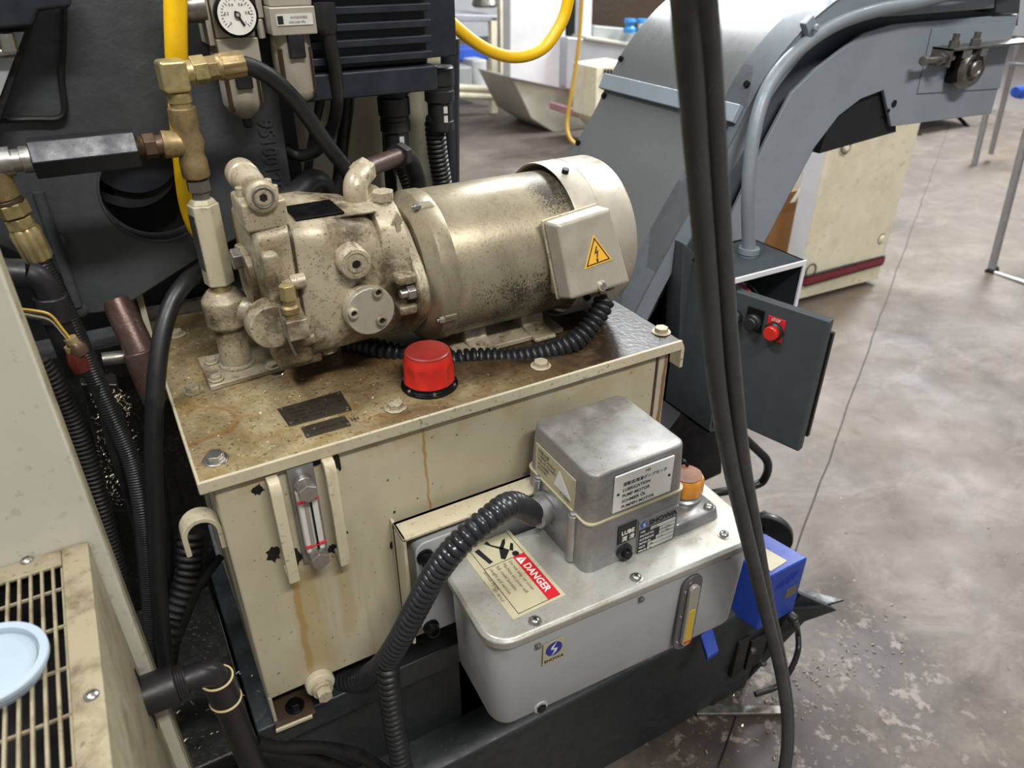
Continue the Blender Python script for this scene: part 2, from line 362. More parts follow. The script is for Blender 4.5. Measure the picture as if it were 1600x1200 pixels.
def floor_mat():
    k = NT('stained_concrete')
    c = k.mix(k.ramp(k.noise(1.3, 7, .62, None, .9), .36, .64), lin('524a44'), lin('6d635b'))
    c = k.mix(k.mul(k.ramp(k.noise(.55, 5, .6, (1, 1.6, 1), 1.2), .44, .60), .6), c, lin('6e6152'))
    c = k.mix(k.mul(k.ramp(k.noise(3.5, 9, .72, (1, 1.8, 1), .8), .50, .70), .6), c, lin('857a70'))
    c = k.mix(k.mul(k.ramp(k.noise(12, 9, .75, None, .8), .52, .66), .45), c, lin('4a433e'))
    sp = k.n('ShaderNodeSeparateXYZ'); k.L(k.tc, sp.inputs[0])
    # old oil soaked into the concrete around the sump
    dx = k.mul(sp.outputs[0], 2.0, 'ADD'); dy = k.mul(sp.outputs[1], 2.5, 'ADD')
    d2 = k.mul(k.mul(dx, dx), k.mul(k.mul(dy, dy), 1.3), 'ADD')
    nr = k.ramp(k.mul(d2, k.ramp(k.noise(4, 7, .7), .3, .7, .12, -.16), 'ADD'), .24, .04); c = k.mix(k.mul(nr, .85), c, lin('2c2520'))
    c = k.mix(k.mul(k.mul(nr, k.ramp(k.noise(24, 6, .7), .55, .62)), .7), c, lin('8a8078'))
    fl = k.ramp(k.noise(60, 3, .7), .72, .74); c = k.mix(k.mul(fl, .5), c, lin('b8b4ac'))
    k.L(c, k.b.inputs['Base Color']); k.L(k.ramp(k.noise(3, 5), .35, .65, .48, .72), k.b.inputs['Roughness'])
    k.bump(k.noise(40, 6, .7), .002, .3); return k.m
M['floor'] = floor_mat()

# ================================================================ SETTING: floor of two slabs with a sawn joint
fl = MB().box(-6, 20, -6, 16, -.06, -.012).build('floor', mat('concrete_joint', '6e6864', .8), origin=(3, 3, -.06)); tag(fl, None, kind='structure')
jd = V(.797, .465, 0).normalized(); jn = V(-jd.y, jd.x, 0); j0 = V(1.358, .891, 0)
jp = [j0+jd*t+jn*(.002*math.sin(t*9)+.0015*math.sin(t*23)) for t in [i*.12-6 for i in range(110)]]
for sgn in (1, -1):
    w = .0025
    pts = [p+jn*sgn*w for p in jp]+[jp[-1]+jn*sgn*14, jp[0]+jn*sgn*14]
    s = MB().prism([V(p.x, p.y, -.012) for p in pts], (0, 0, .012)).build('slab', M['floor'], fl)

# ================================================================ hydraulic tank
TX0, TX1, TY0, TY1, TZ0, TZ1 = .026, .606, .648, 1.03, .553, .942
tank = thing('hydraulic_tank', 'cream steel hydraulic oil tank with rusty oily lid and level gauge on its front', 'tank', (.316, .84, TZ0))
MB().box(TX0, TX1, TY0, TY1, .603, TZ1).build('body', M['front'], tank, .003)
MB().box(TX0, TX0+.004, TY0, TY1, .557, .606).box(TX1-.004, TX1, TY0, TY1, .557, .606).box(TX0+.004, TX1-.004, TY0+.06, TY0+.064, .560, .606).build('skirt', M['front'], tank, .001)
# bare weld strip along the right front edge and the seam
MB().box(TX1-.022, TX1-.018, TY0-.0015, TY0+.004, TZ0+.02, TZ1).build('weld_seam', M['rust'], tank, .0005)
lid = MB().prism([V(.015, .640, .942), V(.616, .640, .942), V(.616, 1.045, .942), V(.015, 1.045, .942)], (0, 0, .0075)).build('lid', M['lid'], tank, .0025)
lip = MB().prism([V(.013, .6385, .935), V(.618, .6385, .935), V(.618, .6425, .935), V(.013, .6425, .935)], (0, 0, .0145)).prism([V(.013, .6425, .935), V(.0165, .6425, .935), V(.0165, 1.045, .935), V(.013, 1.045, .935)], (0, 0, .0145)).build('lid_edge', M['tank'], tank, .0015)
def bolt(p, r, h, m, parent, washer=True, ax=(0, 0, 1), name='bolt'):
    a = Vector(ax).normalized(); p = Vector(p); b = MB().hexa(p+a*(.0015 if washer else 0), p+a*h, r, random.random())
    if washer: b.cyl(p, p+a*.002, r*1.35)
    return b.build(name, m, parent, r*.12, 1)
for u, v, m in ((337, 718, 'steel'), (618, 637, 'pump'), (845, 572, 'pump'), (1033, 519, 'pump')):
    p = Q(u, v, z=.9495); bolt(p, .0095, .0075, M[m], tank)
for x, y in ((.045, .98), (.30, 1.02), (.59, 1.02), (.04, .82)): bolt((x, y, .9495), .0085, .0075, M['pump'], tank)
# nameplates on the lid
for (a, b, c, d) in (((433, 640), (452, 667), (550, 641), (532, 612)), ((470, 669), (479, 685), (549, 665), (538, 650))):
    ps = [Q(*q, z=.9497) for q in (a, b, c, d)]
    np_ = MB().prism(ps, (0, 0, .0012)).build('nameplate', M['plate'], tank, .0003, 1)
    X = (ps[2]-ps[1]).normalized(); Y = (ps[0]-ps[1]).normalized(); cc = sum(ps, V(0, 0, 0))/4
    rv = MB()
    for sx in (0, 1):
        for sy in (0, 1):
            q = ps[1].lerp(ps[2], .05+.9*sx).lerp(ps[0].lerp(ps[3], .05+.9*sx), .1+.8*sy); rv.cyl(q+V(0, 0, .001), q+V(0, 0, .0022), .0018, n=8)
    rv.build('rivets', M['oldsteel'], np_)
    H = (ps[0]-ps[1]).length
    if H > .03:
        for i, t in enumerate(('OIL UNIT', 'MODEL  A-04   SER  28', 'PRESS  4.0 MPa', 'DATE  1999')):
            text(t, .006, ps[1]+X*.008+Y*(H-.011-i*.008)+V(0, 0, .0013), X, (0, 0, 1), M['oilblack'], np_)
    else: text('MANUAL No 284', .0065, ps[1]+X*.012+Y*.007+V(0, 0, .0013), X, (0, 0, 1), M['oilblack'], np_)
# filler cap
cp = V(.284, .699, .9495)
MB().lathe([(.0335, 0), (.0335, .003), (.030, .004), (.027, .010)], cp, n=36).build('filler_flange', M['darksteel'], tank, .0006, 1)
for k in range(6):
    a = k*PI/3+.3; bolt(cp+V(math.cos(a)*.0305, math.sin(a)*.0305, .003), .0022, .003, M['steel'], tank, False)
fc = MB(); R = []
for h, r0, amp in ((.008, .0285, 0), (.009, .0302, .0006), (.013, .0304, .0026), (.026, .0300, .0030), (.032, .0290, .0008), (.034, .0287, .0002), (.038, .0275, 0), (.043, .0265, 0)):
    R.append([cp+V(math.cos(a)*(r0-amp*abs(math.sin(5*a))), math.sin(a)*(r0-amp*abs(math.sin(5*a))), h) for a in [2*PI*i/80 for i in range(80)]])
fc.rings(R).build('filler_cap', M['red'], tank, smooth=50)
MB().lathe([(.0262, .0425), (.0258, .0455), (.024, .0465), (.023, .0458), (0, .0460)], cp, n=48).build('cap_top', M['redtop'], tank)
# level gauge
MB().box(.0970, .1250, .641, .648, .802, .933).build('gauge_backplate', M['aluminium'], tank, .001)
g = MB().box(.1005, .1215, .631, .641, .822, .908).build('gauge_block', M['labelw'], tank, .003, 3)
MB().box(.1065, .1105, .6288, .632, .827, .903).build('gauge_tube', M['glass'], g)
MB().box(.1125, .1145, .6286, .632, .827, .903).build('gauge_bar', M['darksteel'], g)
for z in (.896, .834): MB().box(.0995, .1225, .6280, .6315, z-.0006, z+.0006).build('level_mark', M['dangerred'], tank)
for z in (.912, .818):
    b = MB().cyl((.111, .641, z), (.111, .633, z), .0105).hexa((.111, .633, z), (.111, .618, z), .0108).build('gauge_bolt', M['steel'], tank, .0008)
def strap(x0, x1, z0, z1, top):   # cranked guard bars either side of the gauge
    prof = [(.648, z1), (.648, z1-.012), (.636, z1-.012-.0), (.630, z1-.020), (.630, z0), (.624, z0), (.624, z1-.018), (.632, z1-.004), (.634, z1)]
    prof = [(.648, z1), (.648, z1-.006), (.634, z1-.008), (.631, z1-.016), (.631, z0), (.625, z0), (.625, z1-.014), (.629, z1-.002), (.632, z1)]
    return MB().prism([V(x0, y, z) for y, z in prof], (x1-x0, 0, 0)).box(x0, x1, .631, .648, z0+.002, z0+.01)
strap(.0755, .0875, .795, .931, 1).build('gauge_guard', M['tank'], tank, .0012)
strap(.133, .145, .793, .935, 1).build('gauge_guard', M['tank'], tank, .0012)
# chipped black paint patches
def chip(u, v, w, h, n=9, y=.6478, sd=1):
    random.seed(sd); c = Q(u, v, y=y); pts = [c+V(math.cos(a)*w*random.uniform(.6, 1.25), 0, math.sin(a)*h*random.uniform(.6, 1.25)) for a in [2*PI*i/17 for i in range(17)]]
    return MB().prism(pts, (0, -.0005, 0))
for i, (u, v, w, h) in enumerate(((527, 722, .004, .012), (403, 765, .006, .007), (426, 866, .008, .011), (464, 870, .005, .012), (519, 857, .006, .007), (492, 722, .009, .005), (542, 832, .0018, .002), (612, 852, .0025, .006), (440, 727, .006, .004), (616, 800, .0018, .0018), (537, 822, .0012, .0012))):
    chip(u, v, w, h, 11, .6478, i+3).build('paint_chip', M['oilblack'], tank)
# hooks
hk = Q(300, 800, y=.66)
def hook(c, sgn, m=1):
    out = []; n = 14
    for i in range(n+1):
        a = PI*i/n; out.append((c[0]+math.cos(a)*.020, c[2]+math.sin(a)*.022))
    inn = [(c[0]+math.cos(a)*.0145, c[2]+math.sin(a)*.0165) for a in [PI*i/n for i in range(n, -1, -1)]]
    pts = out+[(c[0]-.020, c[2]-.022), (c[0]-.0145, c[2]-.022)]+inn+[(c[0]+.0145, c[2]-.025), (c[0]+.020, c[2]-.025)]
    return MB().prism([V(x, c[1], z) for x, z in pts], (0, .022, 0))
hook((.006, .662, .868), 1).build('lifting_hook', M['tank'], tank, .001)
hook((.626, .662, .915), 1).build('lifting_hook', M['tank'], tank, .001)
# drain boss and plug, foot with bolt
MB().lathe([(.018, 0), (.018, .010), (.015, .012)], (.088, .648, .603), (0, -1, 0), 28).build('drain_boss', M['tank'], tank, .001)
MB().lathe([(.012, 0), (.012, .004), (.0125, .0045), (.0125, .008)], (.088, .636, .603), (0, -1, 0), 24).hexa((.088, .628, .603), (.088, .618, .603), .0095).build('drain_plug', M['pump'], tank, .0006)
ft = MB().prism([Q(u, v, z=.5575) for u, v in ((432, 1145), (488, 1121), (494, 1114), (481, 1073), (425, 1095))], (0, 0, .004)).build('foot', M['brown'], tank, .001)
MB().prism([Q(u, v, z=.5574) for u, v in ((432, 1146), (489, 1122), (488, 1119), (432, 1142))], (0, 0, .0045)).build('foot_edge', M['tank'], tank, .0004)
p = Q(461, 1104, z=.5615); MB().cyl(p, p+V(0, 0, .003), .012).hexa(p+V(0, 0, .003), p+V(0, 0, .010), .008).build('foot_bolt', M['darksteel'], tank, .0006)
MB().box(.56, .61, .600, .65, .553, .560).build('foot', M['tank'], tank, .001)

# ================================================================ electric motor
MY, MZ, MR = .80, 1.055, .091
mot = thing('electric_motor', 'large oil-spotted beige electric motor lying on the tank lid beside the pump', 'motor', (.45, .80, .95))
MB().lathe([(.0905, 0), (.091, .002), (.091, .185)], (.333, MY, MZ), (1, 0, 0), 72).build('body', M['motor'], mot)
MB().lathe([(.060, -.022), (.078, -.020), (.087, -.012), (.0925, -.006), (.0925, .012), (.0915, .014)], (.320, MY, MZ), (1, 0, 0), 72).build('end_bell', M['motor'], mot, smooth=35)
for a in (PI*1.12, PI*1.62, PI*.62, PI*.12):
    y = MY+math.cos(a)*.092; z = MZ+math.sin(a)*.092; d = V(0, math.cos(a), math.sin(a))
    MB().obox((.322, y-d.y*.002, z-d.z*.002), ((1, 0, 0), d), .018, .008, .012).build('bolt_lug', M['motor'], mot, .003)
    MB().hexa((.307, y, z), (.314, y, z), .0045).cyl((.304, y, z), (.312, y, z), .0024).build('lug_bolt', M['steel'], mot, .0004, 1)
# fan cover
fanc = MB(); n = 72
def ringx(x, r): return [V(x, MY+math.cos(2*PI*i/n)*r, MZ+math.sin(2*PI*i/n)*r) for i in range(n)]
fanc.rings([ringx(.498, .0985), ringx(.496, .1005), ringx(.500, .1015), ringx(.572, .1015), ringx(.580, .098), ringx(.583, .088), ringx(.583, .03), ringx(.581, .03), ringx(.581, .086), ringx(.577, .095), ringx(.570, .0985)], close=True)
fanc.build('fan_cover', M['shroud'], mot)
MB().lathe([(.084, 0), (.084, .010), (.03, .012)], (.516, MY, MZ), (1, 0, 0), 48).build('rear_end_bell', M['darksteel'], mot)
MB().torus((.530, MY, MZ), (1, 0, 0), .1013, .0005, 72, 6).build('seam', M['oldsteel'], mot)
for a in (PI*.60, PI*1.15, PI*.1): 
    d = V(0, math.cos(a), math.sin(a)); p = V(.510, MY, MZ)+d*.101; MB().cyl(p, p+d*.006, .0045, n=16).build('cover_screw', M['darksteel'], mot, .0005)
# feet
ftp = [(-.060, 0), (.060, 0), (.060, .006), (.035, .012), (.03, .03), (-.03, .03), (-.035, .012), (-.060, .006)]
for x0, x1 in ((.360, .392), (.445, .478)):
    MB().prism([V(x0, MY+a*1.25, .9495+b) for a, b in ftp], (x1-x0, 0, 0)).build('foot', M['pump'], mot, .003)
MB().box(.34, .495, .735, .865, .9495, .957).build('base_plate', M['pump'], mot, .002)
for x in (.375, .462): bolt((x, .742, .957), .006, .006, M['pump'], mot)
# terminal box on the near side: leaning face, deep side
fA, fB, fC, fD = [Q(873, 352, y=.685), Q(953, 326, y=.688), Q(985, 441, y=.668), Q(895, 467, y=.665)]
nrm = (fB-fA).cross(fD-fA).normalized()
if nrm.y > 0: nrm = -nrm
dep = .040
tb = MB(); tcx = (fA+fB+fC+fD)/4
def shr(k, d): return [tcx+(p-tcx)*k-nrm*d for p in (fA, fB, fC, fD)]
tb.rings([shr(1.0, 0), shr(1.03, .004), shr(1.08, .028)]).build('terminal_box_lid', M['shroud'], mot, .005, 3)
MB().rings([shr(1.11, .028), shr(1.11, .032), shr(1.02, .033), shr(.98, .056)]).build('terminal_box', M['pump'], mot, .002)
X = (fB-fA).normalized(); Yd = (fD-fA).normalized(); lc = (fC+fD)/2
p = lc-Yd*.006+X*.0; MB().cyl(p-nrm*.002, p+nrm*.0035, .0065, n=20).build('screw_boss', M['shroud'], mot, .001)
MB().cyl(p+nrm*.0035, p+nrm*.005, .004, n=16).build('lid_screw', M['steel'], mot)
c0 = tcx+X*.004-Yd*.002; up = -Yd
t3 = [c0-X*.0205-up*.0155, c0+X*.0205-up*.0155, c0+up*.021]
ws = MB().prism([q+nrm*.0002 for q in t3], nrm*.0006).build('warning_sticker', M['warn'], mot, .0002, 1)
cc = sum(t3, V(0, 0, 0))/3; o3 = [cc+(q-cc)*.86+nrm*.0009 for q in t3]; i3 = [cc+(q-cc)*.74+nrm*.0009 for q in t3]
b = MB(); vo = [b.bm.verts.new(q) for q in o3]; vi = [b.bm.verts.new(q) for q in i3]
for i in range(3): b.face([vo[i], vo[(i+1) % 3], vi[(i+1) % 3], vi[i]])
b.prism([cc+X*a+up*bb+nrm*.0009 for a, bb in ((.0005, .010), (-.0035, .001), (.0002, .0025), (-.0018, -.0065), (-.0035, -.004), (-.0005, -.0105), (.0012, -.005), (-.0005, -.0055), (.0032, .0055), (-.0005, .003), (.0022, .0105))], nrm*.0001)
b.build('lightning_symbol', M['ink'], ws)

# ================================================================ hydraulic pump
pmp = thing('hydraulic_pump', 'grimy beige cast hydraulic pump with round bolted cover plate left of the motor', 'pump', (.21, .80, .95))
def yzprism(x0, x1, cy, cz, w, h, r, n=5):
    return MB().prism([V(x0, a, b) for a, b in rrect(cy, cz, w, h, r, n)], (x1-x0, 0, 0))
def loft(secs, n=6):     # secs = (x, cy, cz, w, h, r)
    return MB().rings([[V(x, a, b) for a, b in rrect(cy, cz, w, h, r, n)] for x, cy, cz, w, h, r in secs])
loft([(.158, .803, 1.073, .128, .150, .018), (.165, .803, 1.074, .138, .156, .022), (.200, .803, 1.075, .140, .156, .028), (.245, .803, 1.070, .136, .150, .034), (.262, .802, 1.062, .126, .142, .045), (.275, .801, 1.058, .120, .140, .05)]).build('main_casting', M['pump'], pmp, .002)
loft([(.255, .803, 1.100, .132, .105, .04), (.276, .803, 1.092, .14, .13, .05), (.284, .802, 1.075, .150, .160, .06)]).build('shoulder', M['pump'], pmp, .002)
# mounting flange: diamond plate with rounded ears
fl_ = []
for i in range(48):
    a = 2*PI*i/48; r = .074+.020*abs(math.cos(2*a+.0))**3 if False else .076+.018*max(0, math.cos(2*(a-PI*.25*0)))**2
    fl_.append(V(.284, MY+math.cos(a)*r*.98, MZ+math.sin(a)*r))
MB().prism(fl_, (.013, 0, 0)).build('mounting_flange', M['pump'], pmp, .003)
for sy in (-1, 1):
    MB().hexa((.274, MY+sy*.076, MZ+.004), (.284, MY+sy*.076, MZ+.004), .009).cyl((.266, MY+sy*.076, MZ+.004), (.29, MY+sy*.076, MZ+.004), .005).build('flange_bolt', M['steel'], pmp, .001)
    for dz_ in (.021, -.016): MB().obox((.276, MY+sy*.068, MZ+dz_), ((1, 0, 0), (0, 1, 0)), .026, .026, .012).build('flange_rib', M['pump'], pmp, .004, 3)
loft([(.1592, .803, 1.076, .136, .154, .02), (.1618, .803, 1.076, .136, .154, .02)]).build('gasket', M['brown'], pmp)
# left valve cover casting
loft([(.124, .800, 1.078, .110, .135, .012), (.128, .800, 1.078, .118, .142, .014), (.160, .800, 1.078, .124, .150, .014)]).build('valve_cover', M['pump'], pmp, .002)
MB().prism([V(.123, .728, 1.00), V(.163, .728, 1.00), V(.163, .728, 1.045), V(.156, .728, 1.075), V(.150, .728, 1.105), V(.143, .728, 1.13), V(.127, .728, 1.13), V(.127, .728, 1.06)], (0, .04, 0)).build('cover_web', M['pump'], pmp, .005, 3)
for y, z in ((.731, 1.095), (.731, 1.028)):
    MB().cyl((.150, y, z), (.166, y, z), .008, n=16).hexa((.141, y, z), (.151, y, z), .007).build('cover_bolt', M['pump'], pmp, .001)
yzprism(.117, .125, .80, 1.085, .07, .06, .02).build('side_port', M['pump'], pmp, .002)
MB().hexa((.108, .80, 1.105), (.118, .80, 1.105), .012).build('side_plug', M['oldsteel'], pmp, .001)
# compensator head on top of the cover
MB().box(.119, .163, .745, .800, 1.148, 1.178).build('compensator_block', M['pump'], pmp, .004, 3)
MB().lathe([(.0125, 0), (.0155, .002), (.0155, .012), (.013, .014), (.013, .05), (.0150, .055), (.0150, .078), (.0165, .080), (.0165, .100), (.015, .102), (.0145, .104)], (.140, .738, 1.184), (0, 1, 0), 32).build('compensator_spool', M['pump'], pmp, smooth=30)
MB().torus((.140, .7375, 1.184), (0, 1, 0), .0098, .0012).build('plug_ring', M['oldsteel'], pmp)
MB().cyl((.140, .7375, 1.184), (.140, .7372, 1.184), .0075).build('plug_face', M['pump'], pmp)
MB().hexa((.140, .7374, 1.184), (.140, .7368, 1.184), .0042).build('socket', M['oilblack'], pmp)
for x, y in ((.126, .775), (.156, .765), (.156, .79)): MB().cyl((x, y, 1.178), (x, y, 1.187), .005, n=16).build('cap_screw', M['pump'], pmp, .0008)
# round cover on the near face
MB().cyl((.229, .738, 1.049), (.229, .7255, 1.049), .0285, .0285, 48).build('cover_base', M['pump'], pmp, .001)
rc = MB().cyl((.229, .7265, 1.049), (.229, .718, 1.049), .0278, .0274, 48).build('round_cover', M['shroud'], pmp, .0012)
for u, v in ((591, 457), (553, 490), (597, 501)):
    q = Q(u, v, y=.714); MB().lathe([(.0058, 0), (.0058, .0055), (.0052, .0062), (.0036, .0062), (.0034, .003), (0, .003)], (q.x, .7185, q.z), (0, -1, 0), 20).build('cover_screw', M['pump'], pmp, smooth=30)
    MB().hexa((q.x, .7155, q.z), (q.x, .7148, q.z), .0031).build('screw_socket', M['oilblack'], pmp)
# boss with plug
MB().tube([(.204, .790, 1.128), (.213, .755, 1.114), (.219, .724, 1.1055)], lambda t: .017+.002*(1-t), 20, 6).build('plug_boss', M['pump'], pmp)
MB().lathe([(.0172, 0), (.0172, .006), (.0160, .0085), (.0125, .009), (.0125, .0078), (.009, .0078), (.009, .009), (.0048, .009), (.0048, .004), (0, .004)], (.219, .728, 1.1055), (0.0, -1, 0.0), 32).build('hex_socket_plug', M['pump'], pmp, smooth=30)
MB().hexa((.219, .7245, 1.1055), (.219, .7202, 1.1055), .0047).build('socket', M['oilblack'], pmp)
# lower left round port with brass bleed valve
pc = Q(428, 512, y=.722)
MB().cyl((pc.x, .745, pc.z), (pc.x, .722, pc.z), .026, .024, 36).build('end_cap', M['pump'], pmp, .002)
pv = Q(463, 512, y=.712)
MB().box(pv.x-.011, pv.x+.012, .705, .735, pv.z-.012, pv.z+.011).build('valve_block', M['pump'], pmp, .002)
MB().lathe([(.0075, 0), (.0075, .006), (.009, .007), (.009, .013), (.0065, .015), (.0065, .022)], (pv.x-.002, .716, pv.z+.010), (0, 0, 1), 20).build('bleed_valve', M['brass'], pmp, smooth=30)
MB().hexa((pv.x-.002, .716, pv.z+.031), (pv.x-.002, .716, pv.z+.047), .0082).build('valve_nut', M['brassy'], pmp, .0006)
MB().tube([(pv.x-.014, .712, pv.z+.026), (pv.x-.013, .706, pv.z+.005), (pv.x-.009, .704, pv.z-.018), (pv.x-.006, .706, pv.z-.028)], .0012, 8).build('wire', M['oldsteel'], pmp)
MB().box(.128, .175, .742, .80, .990, 1.004).build('lower_rib', M['pump'], pmp, .003)
MB().cyl((.185, .76, .993), (.185, .76, 1.0), .012).build('bottom_plug', M['pump'], pmp, .001)
# top pad: black nameplate, elbow fitting, hex plug, raised arrow
MB().box(.170, .222, .750, .800, 1.151, 1.1535).build('top_nameplate', M['darksteel'], pmp, .0005)
MB().box(.165, .258, .750, .80, 1.146, 1.1515).build('top_pad', M['pump'], pmp, .003)
el = V(.249, .790, 1.150)
MB().lathe([(.013, 0), (.013, .006), (.0115, .007), (.0115, .012)], el, n=24).build('elbow_thread', M['pump'], pmp)
MB().tube([el+V(0, 0, .004), el+V(0, 0, .012), el+V(.003, .004, .019), el+V(.010, .012, .022), el+V(.016, .020, .023)], .0135, 20, 6).build('elbow', M['pump'], pmp)
MB().hexa(el+V(.014, .019, .023), el+V(.023, .030, .025), .0150).build('elbow_nut', M['pump'], pmp, .0012)
h2 = V(.272, .768, 1.149); MB().lathe([(.010, 0), (.010, .004)], h2, n=24).hexa(h2+V(0, 0, .004), h2+V(0, 0, .015), .0125).build('top_hex_plug', M['pump'], pmp, .0012)
ar = MB(); A0 = Q(622, 350, y=.738)
for pts in ([(-.003, -.014), (.003, -.014), (.003, .002), (.007, .002), (0, .014), (-.007, .002), (-.003, .002)],):
    ar.prism([A0+V(a, -.001, b) for a, b in pts], (0, .003, 0))
ar.build('raised_arrow', M['pump'], pmp, .0006)

# suction pipe going up behind the pump
sp_ = thing('suction_pipe', 'oily brown pipe bending from the pump top elbow down behind the motor', 'pipe', (.31, .9, .95))
e1 = el+V(.022, .029, .025)
w1 = Q(625, 243, y=.90); w2 = Q(645, 262, y=.92); w3 = Q(655, 300, y=.93)
MB().tube([e1, e1.lerp(w1, .5), w1], .0105, 16, 6).build('straight_pipe', M['rust'], sp_)
MB().tube([w1, w1.lerp(w2, .5)+V(0, 0, .006), w2, w3, w3+V(.01, 0, -.12)], .012, 16, 8).build('oily_bend', M['oilblack'], sp_)
MB().hexa(w1-(w1-e1).normalized()*.01, w1+(w1-e1).normalized()*.008, .016).build('pipe_nut', M['oilblack'], sp_, .001)

# ================================================================ pressure column: pedestal, elbow, check valve, tee
CX, CY = .097, .85
def cz(v): return Q(828-(828-372)*(2510-v)/1935, v, y=CY).z
ped = thing('pipe_pedestal', 'square beige flange with short pipe standing on the left of the tank lid', 'pipe', (CX, .83, .95))
MB().prism([Q(310, 566, z=.9495), Q(330, 612, z=.9495), Q(443, 580, z=.9495), Q(420, 545, z=.9495)], (0, 0, .007)).build('flange', M['pump'], ped, .0015)
for u, v in ((338, 593), (426, 574), (330, 566)):
    bolt(Q(u, v, z=.957), .0065, .006, M['pump'], ped)
MB().cyl((CX, CY, .956), (CX, CY, 1.02), .0180).build('pipe', M['pump'], ped)
MB().torus((CX, CY, .958), (0, 0, 1), .0188, .0028).build('weld', M['pump'], ped)
MB().lathe([(.020, 0), (.0245, .004), (.0245, .018), (.0252, .02), (.0252, .035), (.021, .040), (.016, .046)], (CX, CY, 1.008), n=32).cyl((CX, CY, 1.028), (CX+.055, CY-.035, 1.028), .0165, .0155).build('elbow_body', M['pump'], ped, .002)
cv = thing('check_valve', 'tall cream hexagonal check valve body upright between pedestal and brass tee', 'valve', (CX, CY, 1.05))
z1, z2 = cz(440), cz(318)
MB().lathe([(.013, 0), (.013, .010), (.0115, .011), (.0115, .018), (.0125, .019), (.0125, .03)], (CX, CY, z1-.03), n=24).build('union', M['brassy'], cv)
MB().cyl((CX, CY, z1-.002), (CX, CY, z2), .0170, n=6, ph=.25).build('hex_body', M['tank'], cv, .002)
MB().cyl((CX, CY, z2), (CX, CY, z2+.005), .0150, .0120, 6, .25).build('shoulder', M['tank'], cv, .001)
pl_ = MB(); x_, y_, _ = frame((0, 0, 1)); a = .25+4*PI/3
# nameplate on the left facing hexagon flat
best = None
for i in range(6):
    am = .25+PI/3*(i+.5); d = (x_*math.cos(am)+y_*math.sin(am))
    if best is None or (d-V(-.8, -.6, 0)).length < (best-V(-.8, -.6, 0)).length: best = d
d = best; c = V(CX, CY, (z1+z2)/2+.004)+d*.0150; tdir = V(0, 0, 1).cross(d)
MB().obox(c, (tdir, (0, 0, 1)), .014, .062, .0012).build('nameplate', M['oldsteel'], cv)
tee = thing('brass_tee', 'brass tee fitting above the cream check valve joining the black hexagonal valve', 'fitting', (CX, CY, z2))
zt, zb, zm = cz(168), cz(278), cz(222)
MB().lathe([(.0095, 0), (.0095, .010), (.0125, .011), (.0125, .022), (.009, .023), (.009, .03)], (CX, CY, z2+.003), n=6).build('nipple', M['oldsteel'], tee)
MB().lathe([(.0135, 0), (.0142, .004), (.014, .018), (.0122, (zm-zb)-.012), (.0150, (zm-zb)), (.0122, (zm-zb)+.012), (.0142, zt-zb-.016), (.0140, zt-zb)], (CX, CY, zb), n=28).cyl((CX, CY, zm-.002), (CX-.026, CY, zm+.0), .0125, .0138, 28).build('tee_body', M['brass'], tee, .0015)
MB().lathe([(.0105, 0), (.0105, .004), (.0118, .005), (.0118, .014), (.0095, .015), (.0095, .025)], (CX, CY, zt), n=28).build('top_nipple', M['brassy'], tee)
xl = Q(215, 232, y=CY).x
MB().lathe([(.0100, 0), (.0098, .008)], (CX-.025, CY, zm), (-1, 0, 0), 24).hexa((CX-.032, CY, zm), (CX-.043, CY, zm), .0125).lathe([(.0108, 0), (.0092, .001), (.0108, .002), (.0092, .003), (.0108, .004), (.0092, .005), (.0108, .006), (.0092, .007), (.0105, .010)], (CX-.042, CY, zm), (-1, 0, 0), 24).build('side_nipple', M['copper'], tee, .0005, 1)
elb = thing('brass_elbow', 'brass elbow with crimped hose end at the very top of the fitting column', 'fitting', (CX, CY, zt+.02))
ze = cz(125)
MB().obox((CX-.002, CY-.002, ze+.004), ((1, .1, 0), (-.1, 1, 0)), .026, .026, .030).build('elbow_block', M['brassy'], elb, .004, 3)
hx = V(1, .10, .06).normalized(); hp = V(CX+.009, CY, ze+.006)
MB().cyl(hp, hp+hx*.012, .011).hexa(hp+hx*.008, hp+hx*.022, .0142).build('swivel_nut', M['brassy'], elb, .001)
MB().hexa(hp+hx*.022, hp+hx*.033, .0120).lathe([(.0105, 0), (.0128, .003), (.0128, .006)], hp+hx*.031, hx, 24).build('hose_nut', M['brass'], elb, .0008)
b = MB(); R = []
for t, r in ((.036, .012), (.039, .0135), (.057, .0132), (.060, .0125)):
    x_, y_, a_ = frame(hx); R.append([hp+a_*t+(x_*math.cos(2*PI*i/40)+y_*math.sin(2*PI*i/40))*(r-(.0011 if i % 4 < 2 else 0)) for i in range(40)])
b.rings(R).build('crimped_ferrule', M['brass'], elb)
he = hp+hx*.057
h = MB().tube([he, Q(400, 108, y=.866), Q(432, 128, y=.872), Q(470, 168, y=.88), Q(508, 222, y=.885), Q(545, 272, y=.89), Q(570, 330, y=.90), Q(590, 420, y=.93), Q(600, 470, y=.95)], .0092, 20, 10)
tag(h.build('pressure_hose', M['black']), 'thick smooth black hose arching from the brass elbow down behind the pump', 'hose', 'black hoses around the machine')
